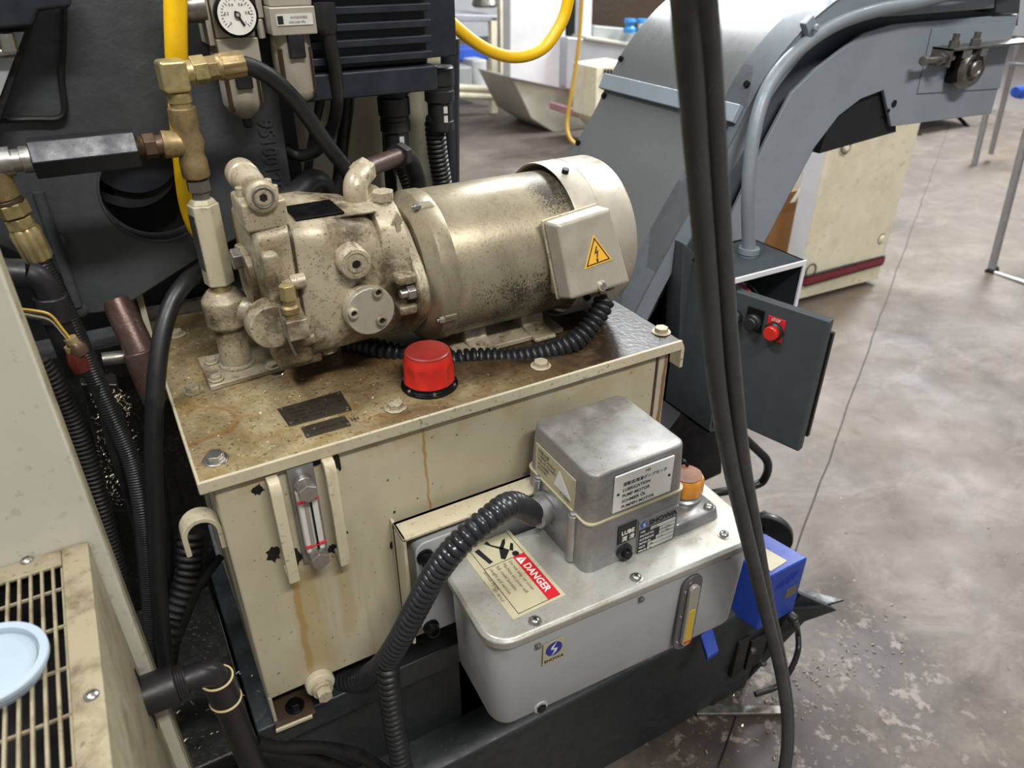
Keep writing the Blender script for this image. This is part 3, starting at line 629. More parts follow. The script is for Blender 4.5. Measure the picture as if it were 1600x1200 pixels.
# black hexagonal valve to the left
hv = thing('hexagonal_valve', 'long black hexagonal inline valve lying horizontally at the left behind the hoses', 'valve', (-.02, CY, zm-.03))
xr = CX-.050; xl = Q(45, 235, y=CY).x
MB().cyl((xl, CY, zm), (xr, CY, zm), .0200, n=6, ph=0).build('hex_body', M['hexblack'], hv, .0012)
MB().lathe([(.0125, 0), (.0125, .008), (.0105, .009), (.0105, .022)], (xl, CY, zm), (-1, 0, 0), 24).build('thread', M['steel'], hv)
be = thing('left_brass_elbow', 'brass elbow and nut at the left frame edge above the braided hose', 'fitting', (xl-.03, CY, 1.10))
ex = xl-.034
MB().ball((ex, CY, zm), .0155).cyl((ex, CY, zm), (ex+.018, CY, zm), .0135).cyl((ex, CY, zm), (ex-.06, CY, zm+.004), .011).build('elbow_body', M['steel'], be)
dn = (Q(62, 400, y=CY)-Q(14, 250, y=CY)).normalized(); b0 = V(ex, CY, zm-.008)
L1 = (Q(62, 405, y=CY)-b0); dn = L1.normalized(); LL = L1.length
MB().cyl(b0, b0+dn*LL*.28, .0135, .0125).build('spigot', M['brass'], be)
MB().lathe([(.0115, 0), (.0115, .004), (.0130, .005), (.0130, .010)], b0+dn*LL*.25, dn, 24).build('collar', M['copper'], be)
MB().hexa(b0+dn*LL*.34, b0+dn*LL*.48, .0150).hexa(b0+dn*LL*.50, b0+dn*LL*.62, .0135, 0).build('hose_nut', M['brassy'], be, .001)
R = []; b = MB()
for t, r in ((LL*.62, .0125), (LL*.66, .0145), (LL*.97, .0138), (LL*1.0, .0125)):
    x_, y_, a_ = frame(dn); R.append([b0+a_*t+(x_*math.cos(2*PI*i/40)+y_*math.sin(2*PI*i/40))*(r-(.0013 if i % 5 < 2 else 0)) for i in range(40)])
b.rings(R).build('crimped_ferrule', M['brassy'], be)
hb = MB().tube([b0+dn*LL*.98, Q(95, 470, y=.845), Q(135, 560, y=.84), Q(175, 650, y=.83), Q(205, 720, y=.82), Q(222, 800, y=.80), Q(232, 900, y=.79), Q(238, 1000, y=.78), Q(242, 1100, y=.78)], .0098, 16, 14, corr=(.0032, .0007))
tag(hb.build('braided_hose', M['black']), 'ribbed black hose running down from the left brass fitting beside the cream cabinet', 'hose', 'black hoses around the machine')
h = MB().tube([Q(345, 395, y=.95), Q(318, 420, y=.90), Q(292, 440, y=.86), Q(268, 475, y=.84), Q(252, 530, y=.82), Q(243, 610, y=.80), Q(240, 700, y=.79), Q(243, 820, y=.78), Q(250, 950, y=.76), Q(262, 1060, y=.76)], .0098, 20, 10)
tag(h.build('glossy_hose', M['black']), 'glossy smooth black hose looping from behind the check valve down left of the tank', 'hose', 'black hoses around the machine')
h = MB().tube([Q(60, 560, y=.78), Q(85, 600, y=.78), Q(115, 660, y=.78), Q(140, 730, y=.77), Q(160, 800, y=.76), Q(185, 900, y=.75), Q(200, 980, y=.74)], .0088, 14, 12, corr=(.005, .0022))
tag(h.build('corrugated_conduit', M['oilblack']), 'thin corrugated black conduit in the dark gap right beside the cream cabinet edge', 'conduit')
h = MB().tube([Q(300, 830, y=.86), Q(295, 900, y=.84), Q(275, 960, y=.82), Q(258, 1010, y=.80), Q(250, 1070, y=.80)], .017, 14, 12, corr=(.010, .004))
tag(h.build('corrugated_conduit', M['oilblack']), 'wide corrugated black conduit in the dark hollow left of the tank bottom', 'conduit')
for i, pts in enumerate(([(235, 640), (250, 720), (262, 800), (268, 900)], [(150, 600), (170, 680), (195, 760), (215, 830), (225, 930)], [(258, 1040), (285, 980), (310, 920), (345, 870)])):
    h = MB().tube([Q(u, v, y=.86-.03*i) for u, v in pts], .005, 10, 8)
    tag(h.build('thin_cable', M['oilblack']), ['thin black cable beside the glossy hose left of the tank', 'thin black cable lying between ribbed hose and conduit', 'thin black cable slanting across the dark hollow under the lifting hook'][i], 'cable')

# PVC elbow near left edge
pe = thing('black_pipe_elbow', 'black plastic pipe elbow at the left frame edge under the brass hose end', 'fitting', (-.09, .80, 1.0))
a0, a1, a2, a3 = Q(-30, 425, y=.80), Q(40, 428, y=.80), Q(72, 440, y=.80), Q(88, 500, y=.80)
MB().tube([a0, a0.lerp(a1, .5), a1], .0140, 20, 4).build('socket', M['pvc'], pe)
MB().tube([a1, a1.lerp(a2, .6), a2.lerp(a3, .3), a3], .0125, 20, 8).build('bend', M['pvc'], pe)
MB().cyl(a2.lerp(a3, .35), a3, .0155).build('lower_socket', M['pvc'], pe, .002)
MB().tube([a3, Q(105, 540, y=.80), Q(120, 580, y=.81)], .012, 16, 5).build('pipe_tail', M['oilblack'], pe)
# wire splices
ws_ = thing('wire_splices', 'red and yellow capped wire splices dangling beside the cream cabinet', 'wires', (-.07, .72, .95))
for i, (p0, p1, mm) in enumerate((((112, 545), (128, 578), 'winered'), ((112, 532), (126, 552), 'copper'))):
    q0, q1 = Q(*p0, y=.72), Q(*p1, y=.72); MB().lathe([(.004, 0), (.0062, .003), (.0085, (q1-q0).length*.6), (.0075, (q1-q0).length)], q0, q1-q0, 16).build('splice_cap', M[mm], ws_, smooth=40)
    MB().lathe([(.0055, 0), (.0055, .005)], q0-(q1-q0).normalized()*.003, q1-q0, 14).build('splice_ring', M['brassy'], ws_)
for i in range(4):
    MB().tube([Q(20, 482+i*3, y=.70), Q(50, 485+i*4, y=.715), Q(78, 492+i*4, y=.72), Q(98, 515+i*3, y=.72), Q(112, 533+i*3, y=.72)], .0012, 6, 6).build('wire', M[('yellowdull', 'black', 'labelc', 'black')[i]], ws_)
# wire loops at cabinet edge
# rusty pipe & bracket left of the tank
rp = thing('rusty_pipe', 'oily rust-brown pipe slanting below the dark casting left of the tank', 'pipe', (0, .95, .8))
MB().cyl(Q(182, 470, y=.98), Q(225, 560, y=.94), .018, .018).build('tube', M['rust'], rp)
MB().cyl(Q(218, 548, y=.94), Q(250, 625, y=.92), .0205).build('sleeve', M['rust'], rp, .002)
MB().cyl(Q(160, 562, y=.97), Q(205, 556, y=.97), .009).build('cross_bar', M['oldsteel'], rp)
fl2 = MB().prism([Q(212, 462, y=1.0), Q(222, 458, y=1.0), Q(240, 528, y=1.0), Q(233, 532, y=1.0)], (0, .01, 0)).build('cream_strip', M['wallback'])
tag(fl2, 'thin chipped cream flange strip standing behind the rusty pipe', 'bracket')
tag(MB().box(.02, .60, 1.046, 1.056, .90, .965).build('rear_rail', M['oldsteel']), 'oily brown rail along the back edge of the tank lid', 'rail')

# ================================================================ main machine behind: dark casting and cream wall
cas = thing('machine_casting', 'dark grey machine casting plate with large round hole and raised numbers', 'machine', (-.05, 1.0, 0))
YC = .97
outer = [Q(u, v, y=YC) for u, v in ((-120, -80), (432, -80), (436, 150), (452, 262), (462, 330), (400, 358), (315, 402), (184, 486), (135, 492), (95, 430), (-10, 380), (-120, 350))]
hc = Q(244, 299, y=YC); hr = .060
cb = MB(); N = 48
vo = [cb.bm.verts.new(p) for p in outer]; vh = [cb.bm.verts.new(hc+V(math.cos(2*PI*i/N)*hr, 0, math.sin(2*PI*i/N)*hr)) for i in range(N)]
es = [cb.bm.edges.new((vo[i], vo[(i+1) % len(vo)])) for i in range(len(vo))]+[cb.bm.edges.new((vh[i], vh[(i+1) % N])) for i in range(N)]
bmesh.ops.triangle_fill(cb.bm, use_beauty=True, edges=es)
r_ = bmesh.ops.extrude_face_region(cb.bm, geom=cb.bm.faces[:])
bmesh.ops.translate(cb.bm, verts=[g for g in r_['geom'] if isinstance(g, bmesh.types.BMVert)], vec=(0, .035, 0))
cb.build('plate', M['castblack'], cas, .003)
MB().torus(hc+V(0, -.001, 0), (0, 1, 0), hr+.0005, .0014, 48).build('hole_rim', M['castblack'], cas)
MB().tube([Q(60, 300, y=YC-.004), Q(88, 380, y=YC-.004), Q(122, 478, y=YC-.004)], .006, 10, 4).build('edge_bead', M['castblack'], cas)
for u, v in ((90, 375), (125, 483)): q = Q(u, v, y=YC); MB().lathe([(.009, 0), (.009, .004), (.006, .006)], q, (0, -1, 0), 14).build('stud', M['castblack'], cas)
tz = Q(416, 188, y=YC-.0005)
text('951001250', .026, Q(402, 186, y=YC-.001), (0, 0, -1), (0, -1, 0), M['castblack'], cas, 'raised_number', stretch=.85, bold=.0005, ext=.0014)
# inner part visible through the hole
MB().cyl(hc+V(-.02, .05, .025), hc+V(-.02, .10, .025), .055, .055, 32).build('inner_drum', M['dkinside'], cas)
MB().prism([Q(u, v, y=1.02) for u, v in ((148, 268), (166, 244), (178, 306), (152, 296))], (0, .004, 0)).build('inner_strip', M['labelw'], cas)
MB().box(hc.x-.2, hc.x+.2, YC+.1, YC+.105, hc.z-.2, hc.z+.2).build('inner_back', M['dkinside'], cas)
MB().cyl(hc+V(-.012, .04, .042), hc+V(-.012, .05, .042), .052, .052, 32).build('inner_plate', M['finmotor'], cas)
MB().box(-1.2, -.002, 1.03, 1.4, 0, .93).box(-1.5, -.2, 1.06, 1.5, .93, 2.0).build('machine_base', M['void'], cas)
MB().box(-1.2, .0, .70, 1.03, 0, .47).build('base_ledge', M['void'], cas, .004)
MB().box(-1.2, .0, .66, .70, 0, .44).build('base_front', M['oilblack'], cas, .004)
MB().box(-.004, .02, .99, 1.045, .0, .93).build('base_flange', M['void'], cas, .002)
# bracket pieces and dark clutter at top-left
br = thing('machine_bracket', 'black angled bracket with white splash band at the top left corner', 'bracket', (-.15, .9, 1.3))
MB().prism([Q(u, v, y=.93) for u, v in ((-60, -60), (58, -60), (60, 20), (2, 190), (-60, 190))], (0, .03, 0)).build('angled_plate', M['oilblack'], br, .002)
MB().prism([Q(u, v, y=.90) for u, v in ((-60, -60), (110, -60), (112, 12), (60, 18), (52, 42), (-60, 52))], (0, .03, 0)).build('upper_block', M['finmotor'], br, .004)
MB().prism([Q(u, v, y=.925) for u, v in ((-60, 52), (38, 50), (0, 150), (-60, 175))], (0, .004, 0)).build('pale_part', M['greymetal'], br)
MB().cyl(Q(-40, 86, y=.915), Q(22, 80, y=.915), .005).cyl(Q(8, 52, y=.912), Q(16, 80, y=.912), .007).build('rod', M['steel'], br)
h = MB().tube([Q(100, -20, y=.962), Q(99, 60, y=.962), Q(96, 120, y=.962), Q(101, 165, y=.962), Q(98, 180, y=.962), Q(85, 186, y=.962), Q(50, 186, y=.962), Q(-30, 189, y=.962)], .0032, 8, 10)
tag(h.build('oil_line', M['oilblack']), 'thin black oil line bent at a right angle across the casting upper left', 'pipe')
# cream wall panel behind the pump
YW = 1.08
wx1 = Q(712, 270, y=YW).x
wl = MB().box(.0, wx1, YW, YW+.04, .55, 2.0).build('machine_wall', M['wallback'], None, .003); tag(wl, 'tall greenish cream machine wall panel behind pump and finned motor', 'panel')

# finned motor
fm = thing('finned_motor', 'large black finned motor hanging above the pump at the top', 'motor', (.38, 1.0, 1.27))
YF = .93
xA, xB = Q(478, 60, y=YF).x, Q(668, 60, y=YF).x
zB = Q(560, 108, y=YF).z
MB().box(xA, xB, YF, 1.07, zB, zB+.16).build('housing', M['finmotor'], fm, .004)
for i in range(8):
    z = zB+.008+i*.0175
    MB().box(xA, xB, YF-.013, YF, z, z+.0085).build('fin', M['finmotor'], fm, .0015)
MB().box(xB-.004, xB+.045, YF+.01, 1.07, zB+.005, zB+.2).build('end_frame', M['finmotor'], fm, .003)
zc = Q(560, 110, y=YF-.01).z
MB().box(xA-.02, xB+.005, YF-.015, 1.05, zB-.030, zB).build('lower_box', M['finmotor'], fm, .003)
def gland(u, v0, v1, y, nm, lab):
    t = thing(nm, lab, 'connector', Q(u, v1, y=y)); c = Q(u, v0, y=y); zz0 = c.z; x = c.x
    return t, x, zz0
for (u, vt, y, lab, full) in ((612, 122, .985, 'black ringed cable connector with small white label under the middle of the finned motor', True), (683, 75, .985, 'black ringed cable connector with small white label right of the finned motor', False)):
    c = Q(u, vt, y=y); t = thing('cable_connector', lab, 'connector', c)
    if full: MB().lathe([(.034, .012), (.034, 0), (.024, -.016), (.020, -.022)], c, n=20).build('bell', M['finmotor'], t)
    prof = [(.020, -.022), (.0215, -.024), (.0215, -.045), (.0195, -.047), (.0195, -.052), (.0205, -.053), (.0205, -.066), (.017, -.069), (.017, -.092), (.0185, -.093), (.0185, -.104), (.012, -.108)]
    MB().lathe(prof, c, n=20).build('rings', M['black'], t, smooth=25)
    dcam = V(-c.x, -c.y, 0).normalized()
    for zz in (-.076, -.088): MB().obox(c+V(0, 0, zz)+dcam*.0168+V(.004, 0, 0), ((dcam.y, -dcam.x, 0), (0, 0, 1)), .013, .009, .0018).build('label', M['labelw'], t, .0003, 1)
    if full: h = MB().tube([c+V(0, 0, -.1), Q(628, 258, y=1.0), Q(650, 330, y=1.02), Q(655, 420, y=1.03)], .010, 14, 14, corr=(.007, .003))
    else: h = MB().tube([c+V(0, 0, -.1), Q(680, 190, y=.99), Q(684, 240, y=1.0), Q(692, 290, y=1.01), Q(702, 350, y=1.02)], .0135, 14, 14, corr=(.007, .003))
    tag(h.build('corrugated_conduit', M['black']), ['corrugated black conduit between the finned motor and the right black post', 'corrugated black conduit dropping from the middle connector behind the beige motor'][full], 'conduit')
ps_ = MB().cyl(Q(703, 60, y=1.03), Q(705, 470, y=1.03), .0135); tag(ps_.build('black_post', M['finmotor']), 'straight black pipe post beside the corrugated conduit right of the cream wall', 'pipe')
# cables left of the fins
c_ = thing('motor_cable', 'black cable with strain relief hanging in front of the finned motor fins', 'cable', (.28, .9, 1.2))
MB().lathe([(.012, 0), (.012, -.024), (.0105, -.03), (.0085, -.032)], Q(506, 4, y=.90), n=20).build('strain_relief', M['black'], c_)
MB().tube([Q(508, 15, y=.90), Q(515, 60, y=.90), Q(524, 110, y=.91), Q(527, 160, y=.92), Q(517, 205, y=.95), Q(495, 235, y=.97), Q(468, 243, y=.985), Q(446, 232, y=.99)], .0078, 14, 10).build('sheath', M['black'], c_)
for i, (pts, r) in enumerate((([(508, 110), (500, 160), (488, 220), (478, 290), (475, 340)], .006), ([(545, 112), (543, 160), (536, 220), (528, 290), (520, 340)], .009), ([(606, 190), (608, 240), (612, 300)], .009))):
    h = MB().tube([Q(u, v, y=1.04) for u, v in pts], r, 12, 8)
    tag(h.build('black_cable', M['black']), ['thin black cable hanging on the cream wall left of the arched hose', 'thick black cable hanging on the cream wall under the finned motor', 'short black cable behind the middle connector under the finned motor'][i], 'cable')
# dark pipe behind pump
h = MB().tube([Q(445, 320, y=.93), Q(470, 300, y=.94), Q(490, 285, y=.95), Q(505, 300, y=.96), Q(510, 350, y=.97)], .017, 16, 8)
tag(h.build('dark_pipe_bend', M['pvc']), 'dark grey pipe bend between pump block and cream wall', 'pipe')
# air filter regulators
def regulator(u0, u1, vt, vb, y, lab, gauge, bl=.064):
    cA = Q(u0, vt, y=y); cB = Q(u1, vt, y=y); cx = (cA.x+cB.x)/2; w = cB.x-cA.x; zt_ = cA.z
    t = thing('air_regulator', lab, 'regulator', (cx, y+.03, zt_-.11), 'air filter regulators')
    MB().box(cx-w/2, cx+w/2, y, y+.05, zt_-.002, zt_+.06).build('body', M['shroud'], t, .002)
    MB().box(cx-w*.53, cx+w*.53, y-.004, y+.05, zt_-.030, zt_-.002).build('collar_block', M['shroud'], t, .0015)
    MB().lathe([(.0215, 0), (.0225, -.02), (.0225, -bl+.014), (.018, -bl+.005), (.009, -bl), (.006, -bl-.003)], (cx, y+.024, zt_-.030), n=32).build('bowl', M['shroud'], t, smooth=50)
    MB().lathe([(.005, 0), (.005, -.012), (.003, -.014)], (cx, y+.024, zt_-.030-bl), n=12).build('drain', M['black'], t)
    MB().box(cx-.009, cx+.009, y-.004, y+.006, zt_-.054, zt_-.028).build('latch', M['black'], t, .002)
    for sx in (-1, 1):
        a = sx*.85; p0 = V(cx+math.sin(a)*.0222, y+.024-math.cos(a)*.0222, zt_-.032-bl*.5)
        MB().obox(p0, ((math.cos(a), math.sin(a), 0), (0, 0, 1)), .0065, bl*.68, .002).build('sight_slot', M['brown'], t, .001)
    if gauge:
        g = V(cx+.001, y-.004, zt_+.022)
        MB().lathe([(.0215, 0), (.0225, .006), (.0225, .013), (.0205, .0145)], g, (0, -1, 0), 36).build('gauge_case', M['darksteel'], t)
        dl = MB().cyl(g+V(0, -.0146, 0), g+V(0, -.0152, 0), .0195, n=36).build('gauge_dial', M['inkwhite'], t)
        tk = MB()
        for k in range(25):
            a = PI*(-.25+1.5*k/24); L = .004 if k % 4 == 0 else .0022; dd = V(math.cos(a), 0, math.sin(a)); tk.obox(g+dd*(.0165-L/2)+V(0, -.0154, 0), (dd, (0, 1, 0)), L, .0002, .0006)
        tk.build('scale_marks', M['ink'], dl)
        dd = V(.5, 0, -.9).normalized(); MB().obox(g+dd*.004+V(0, -.0160, 0), (dd, (0, 1, 0)), .016, .0006, .0022).cyl(g+V(0, -.0155, 0), g+V(0, -.018, 0), .0032, n=16).build('needle', M['ink'], dl)
        MB().cyl(g+V(0, -.018, 0), g+V(0, -.0184, 0), .0018, n=12).build('needle_hub', M['labelc'], dl)
        for k, s_ in enumerate(('0', '0.2', '0.4', '0.6', '0.8', '1')):
            a = PI*(1.25-1.5*k/5); text(s_, .0040, g+V(math.cos(a)*.0108, -.0156, math.sin(a)*.0108-.0014), (1, 0, 0), (0, -1, 0), M['ink'], dl, 'numerals', 'CENTER')
    else:
        lb = MB().box(cx-w*.40, cx+w*.44, y-.0052, y-.004, zt_-.020, zt_-.009).build('label_plate', M['labelw'], t)
        MB().box(cx-w*.38, cx-w*.25, y-.0056, y-.0052, zt_-.0185, zt_-.0105).build('logo_square', M['ink'], lb)
        text('AW20-02BG', .0035, V(cx-.004, y-.0054, zt_-.0135), (1, 0, 0), (0, -1, 0), M['inkgrey'], lb)
        text('0.05~0.85 MPa', .003, V(cx-.006, y-.0054, zt_-.018), (1, 0, 0), (0, -1, 0), M['inkgrey'], lb)
    return t
regulator(338, 400, 58, 150, .915, 'beige air filter regulator with round white pressure gauge, left of the two', True, .056)
regulator(420, 488, 8, 140, .90, 'beige air filter regulator with long white label, right of the two', False, .074)
MB_ = MB().box(Q(322, 20, y=.93).x-.004, Q(322, 20, y=.93).x+.002, .92, .97, 1.30, 1.42).build('regulator_bracket', M['shroud'], None, .001); tag(MB_, 'thin beige bracket plate left of the gauge regulator', 'bracket')
cn = MB().cyl(Q(404, 30, y=.92), Q(410, 60, y=.92), .004).box(Q(400, 30, y=.93).x, Q(410, 30, y=.93).x, .92, .96, 1.325, 1.42).build('spacer_clamp', M['shroud'], None, .001); tag(cn, 'narrow beige clamp joining the two air regulators', 'clamp')
cn = MB().cyl(Q(280, 14, y=.93), Q(318, 10, y=.93), .014, .016).build('air_fitting', M['oldsteel']); tag(cn, 'dark metal air fitting between yellow hose and gauge regulator', 'fitting')
# yellow hoses
h = MB().tube([Q(274, -60, y=.90), Q(274, 0, y=.90), Q(275, 60, y=.90), Q(277, 110, y=.905), Q(281, 180, y=.91), Q(287, 250, y=.915), Q(294, 310, y=.92), Q(306, 350, y=.925), Q(325, 380, y=.93), Q(338, 415, y=.935)], .0113, 20, 8)
tag(h.build('yellow_air_hose', M['yellow']), 'thick yellow air hose hanging straight down behind the brass tee', 'hose')
h = MB().tube([Q(640, -40, y=1.0), Q(672, 0, y=1.0), Q(712, 42, y=1.0), Q(760, 77, y=1.0), Q(806, 89, y=1.0), Q(848, 76, y=1.0), Q(876, 38, y=1.0), Q(888, 0, y=1.0), Q(893, -50, y=1.0)], .0085, 18, 10)
tag(h.build('yellow_air_hose', M['yellow']), 'yellow air hose sagging in a loop across the top in front of the white machine', 'hose')

# ================================================================ cream cabinet in the left foreground
CYP = .62
xe = Q(150, 815, y=CYP).x
cab = thing('cream_cabinet', 'cream machine cabinet with tall flat panel filling the left edge of the picture', 'cabinet', (-.4, .8, 0))
MB().box(-.9, xe, CYP, CYP+.012, .0, 1.8).build('front_panel', M['cream_panel'], cab, .0035, 3)
MB().box(xe-.006, xe+.001, CYP+.008, CYP+.03, .0, 1.8).build('edge_flange', M['dirtyside'], cab, .001)
zg = Q(138, 843, y=CYP).z
xg = Q(138, 843, y=CYP).x
vb = thing('vent_box', 'low dirty cream box with slotted grille top at the lower left corner', 'box', (-.3, .4, zg-.5))
xs = xg-.001; 
sideb = MB()
# side wall with a notch where the pipe leaves
MB().box(xs-.004, xs, .12, CYP, .35, zg-.004).build('side_wall', M['dirtyside'], vb, .001)
GX0, GX1 = xs-.62, Q(100, 850, z=zg).x
GX1 = xs-.021
ty1 = CYP-.022; ty0 = .0
top = MB(); 
top.box(GX1, xs+.0005, ty0, CYP-.001, zg-.004, zg).box(-.75, GX1, ty1, CYP-.001, zg-.004, zg)
top.build('top_frame', M['grille'], vb, .0015)
k = 0; x = GX1-.0085
while x > -.30:
    MB().box(x, x+.0023, ty0, ty1, zg-.004, zg-.0005).build('grille_bar', M['grille'], vb, .0004, 1); x -= .0083
y = ty1-.028; 
while y > .12:
    MB().box(-.75, GX1, y, y+.0020, zg-.006, zg-.003).build('cross_bar', M['grille'], vb, .0005, 1); y -= .045
MB().box(-.75, xs-.004, .12, CYP-.002, zg-.09, zg-.085).build('inner_floor', M['oilblack'], vb)
MB().box(-.75, xs-.005, CYP-.012, CYP-.003, zg-.12, zg-.006).build('inner_back', M['oilblack'], vb)
MB().box(GX1-.002, GX1, ty0, ty1, zg-.03, zg-.004).build('inner_lip', M['dirtyside'], vb)
for u, v in ((42, 876), (143, 1087)):
    p = Q(u, v, z=zg); MB().lathe([(.0055, 0), (.0052, .0012), (.0035, .0028), (0, .0034)], p, n=20).build('screw', M['steel'], vb, smooth=60)
    MB().obox(p+V(0, 0, .0033), ((1, .4, 0), (0, 1, 0)), .005, .001, .0006).build('screw_slot', M['oilblack'], vb)
# white plastic cap resting on grille
cc = Q(-14, 1041, z=zg+.012); rcap = (Q(66, 1040, z=zg+.012)-cc).length
wc = thing('white_plastic_cap', 'round pale white plastic container lid lying upturned on the slotted grille', 'lid', (cc.x, cc.y, zg))
n_ = V(.05, -.06, 1).normalized()
MB().lathe([(rcap*.80, 0), (rcap*.84, .001), (rcap*.86, .006), (rcap*.93, .007), (rcap*.94, .012), (rcap, .0125), (rcap, .016), (rcap*.985, .0168), (rcap*.84, .0165), (rcap*.80, .011), (rcap*.78, .011)], V(cc.x, cc.y, zg+.0003), n_, 64, caps=True).build('rim', M['plasticwhite'], wc, smooth=30)
MB().lathe([(rcap*.79, .0112), (rcap*.77, .0128), (0, .0130)], V(cc.x, cc.y, zg+.0003), n_, 64).build('disc', M['plasticdisc'], wc)
# black pipe out of the side wall
pf = thing('drain_pipe_elbow', 'black plastic pipe elbow leaving the vent box side with cream glue ring', 'pipe', (xs, .62, .6))
yv = Q(240, 1082, y=.597); q0 = V(xs-.004, yv.y, yv.z)
MB().cyl(q0, q0+V(.034, 0, 0), .0205).build('coupling', M['pvc'], pf, .002)
for i in range(4): MB().torus(q0+V(.035+i*.0025, 0, 0), (1, 0, 0), .0165, .0015, 28, 6).build('thread_ring', M['pvc'], pf)
q1 = q0+V(.042, 0, 0); q2 = V(max(q1.x+.022, Q(296, 1060, y=.597).x), q1.y, q1.z-.001); 
MB().tube([q0+V(.04, 0, 0), q1+V(.01, 0, 0), q2+V(-.004, 0, 0), q2+V(.004, 0, -.006), q2+V(.007, 0, -.02)], .0132, 20, 8).build('bend', M['pvc'], pf)
MB().cyl(q2+V(.007, 0, -.014), q2+V(.009, 0, -.050), .0165, .0160).build('socket', M['pvc'], pf, .0015)
MB().torus(q2+V(.007, 0, -.014), (0, 0, 1), .0158, .0012).build('glue_ring', M['pvcglue'], pf)
MB().torus(q2+V(.009, 0, -.050), (0, 0, 1), .0148, .0024).build('glue_ring', M['pvcglue'], pf)
MB().cyl(q2+V(.009, 0, -.05), q2+V(.018, 0, -.22), .0145).build('pipe', M['pvc'], pf)
for dz, s in ((.032, 1), (-.034, -1)):
    MB().prism([V(xs+.0004, yv.y-.006, yv.z+dz-.012), V(xs+.0004, yv.y+.006, yv.z+dz-.012), V(xs+.0004, yv.y+.002, yv.z+dz+.008), V(xs+.0004, yv.y-.002, yv.z+dz+.008)], (.0006, 0, 0)).build('slot', M['oilblack'], pf)

# ================================================================ lubrication reservoir
OX, OY, OZ = .2352, .4589, .7712
RZ = math.radians(-2.2); RM = Matrix.Rotation(RZ, 3, 'Z')
def rl(x, y, z=0): return V(OX, OY, OZ)+RM @ V(x, y, z)
RX, RY = RM @ V(1, 0, 0), RM @ V(0, 1, 0)
RLn, RD, RH = .376, .143, .162
res = thing('lubrication_reservoir', 'grey-white lubricating oil reservoir with pump housing hung on the front of the tank', 'reservoir', (.42, .53, OZ-RH))
def rsec(z, g, r): return [rl(a, b, z) for a, b in rrect(RLn/2, RD/2, RLn+2*g, RD+2*g, r, 6)]
MB().rings([rsec(-RH, -.020, .014), rsec(-RH+.004, -.013, .020), rsec(-RH+.012, -.009, .024), rsec(-.05, -.006, .026), rsec(-.012, -.005, .027)]).build('tank_body', M['resvr'], res, smooth=50)
MB().rings([rsec(-.014, .000, .030), rsec(-.004, .001, .031), rsec(0, -.003, .028)]).build('top_plate', M['restop'], res, .0015)
def ptop(u, v, z=OZ): return Q(u, v, z=z)
for u, v in ((836, 971), (994, 903), (1131, 836), (721, 822)):
    p = ptop(u, v); MB().lathe([(.0075, 0), (.0075, .001), (.0062, .0012), (.0055, .0035), (.003, .0048), (0, .005)], p, n=20).build('screw', M['steel'], res, smooth=50)
    MB().obox(p+V(0, 0, .0049), ((1, .3, 0), (0, 1, 0)), .006, .0012, .0008).obox(p+V(0, 0, .0049), ((-.3, 1, 0), (1, 0, 0)), .006, .0012, .0008).build('screw_cross', M['oilblack'], res)
def front(u, v, off=0):
    q = Q(u, v, y=OY); k_ = (q.x-OX)
    q = Q(u, v, y=OY-.038*k_-.0+.005-off); return q
for u, v in ((840, 1008), (1001, 935), (1137, 868)):
    p = front(u, v); p = p+V(0, 0, 0); MB().lathe([(.0036, 0), (.0036, .003), (.002, .0045)], p-RY*.0, -RY, 12).build('edge_screw', M['oldsteel'], res)
# sight gauge
s0, s1 = front(1078, 905), front(1066, 1002)
gx = (s0.x+s1.x)/2; gy = (s0.y+s1.y)/2-.0005
zc_ = (s0.z+s1.z)/2; gh = .128
pts = [V(gx, gy, zc_)+RX*a+V(0, 0, b) for a, b in rrect(0, 0, .030, gh, .0148, 6)]
sg = MB().prism(pts, -RY*.004).build('sight_gauge_plate', M['tubeg'], res, .001)
fr = V(gx, gy, zc_)-RY*.004
MB().prism([fr+RX*a+V(0, 0, b) for a, b in rrect(0, 0, .0150, gh-.024, .0074, 6)], -RY*.006).build('gauge_glass', M['glass'], sg, .002, 3)
MB().prism([fr-RY*.0002+RX*a+V(0, 0, b-.018) for a, b in rrect(0, 0, .0110, gh-.066, .004, 4)], -RY*.0064).build('gauge_oil', M['oil'], sg, .001)
MB().obox(fr-RY*.0035+V(0, 0, -.044), (RX, (0, 0, 1)), .010, .004, .0068).build('low_mark', M['dangerred'], sg)
gs = MB()
for a, b in ((-.011, .042), (-.0115, 0), (-.011, -.046), (.0115, .016), (.0110, -.030)): gs.lathe([(.0019, 0), (.0019, .001), (0, .0018)], fr+RX*a+V(0, 0, b), -RY, 10)
gs.build('gauge_rivets', M['steel'], sg)
# maker sticker on the front
q = front(865, 1017, .0008); st = MB().obox(q-RY*.0002, (RX, (0, 0, 1)), .0275, .0345, .0006).build('maker_sticker', M['labelc'], res)
def logo(c, r, m, parent, X_, Y_, N_):
    c = Vector(c); d_ = MB().prism([c+X_*(r*math.cos(a))+Y_*(r*math.sin(a)) for a in [2*PI*i/32 for i in range(32)]], N_*.0003).build('logo', m, parent)
    MB().prism([c+X_*(px*r)+Y_*(py*r)+N_*.0003 for px, py in ((.30, .92), (-.30, .42), (-.42, .02), (.10, -.12), (-.02, -.40), (-.30, -.92), (.30, -.42), (.42, -.02), (-.10, .12), (.02, .40))], N_*.0002).build('logo_bolt', M['labelw'], parent)
    return d_
UZ = V(0, 0, 1)
logo(q-RY*.0006+V(0, 0, .0045), .0105, M['inknavy'], st, RX, UZ, -RY)
text('SHOWA', .0068, q-RY*.0006-RX*.0122+V(0, 0, -.0145), RX, -RY, M['ink'], st, stretch=1.0, bold=.0002)
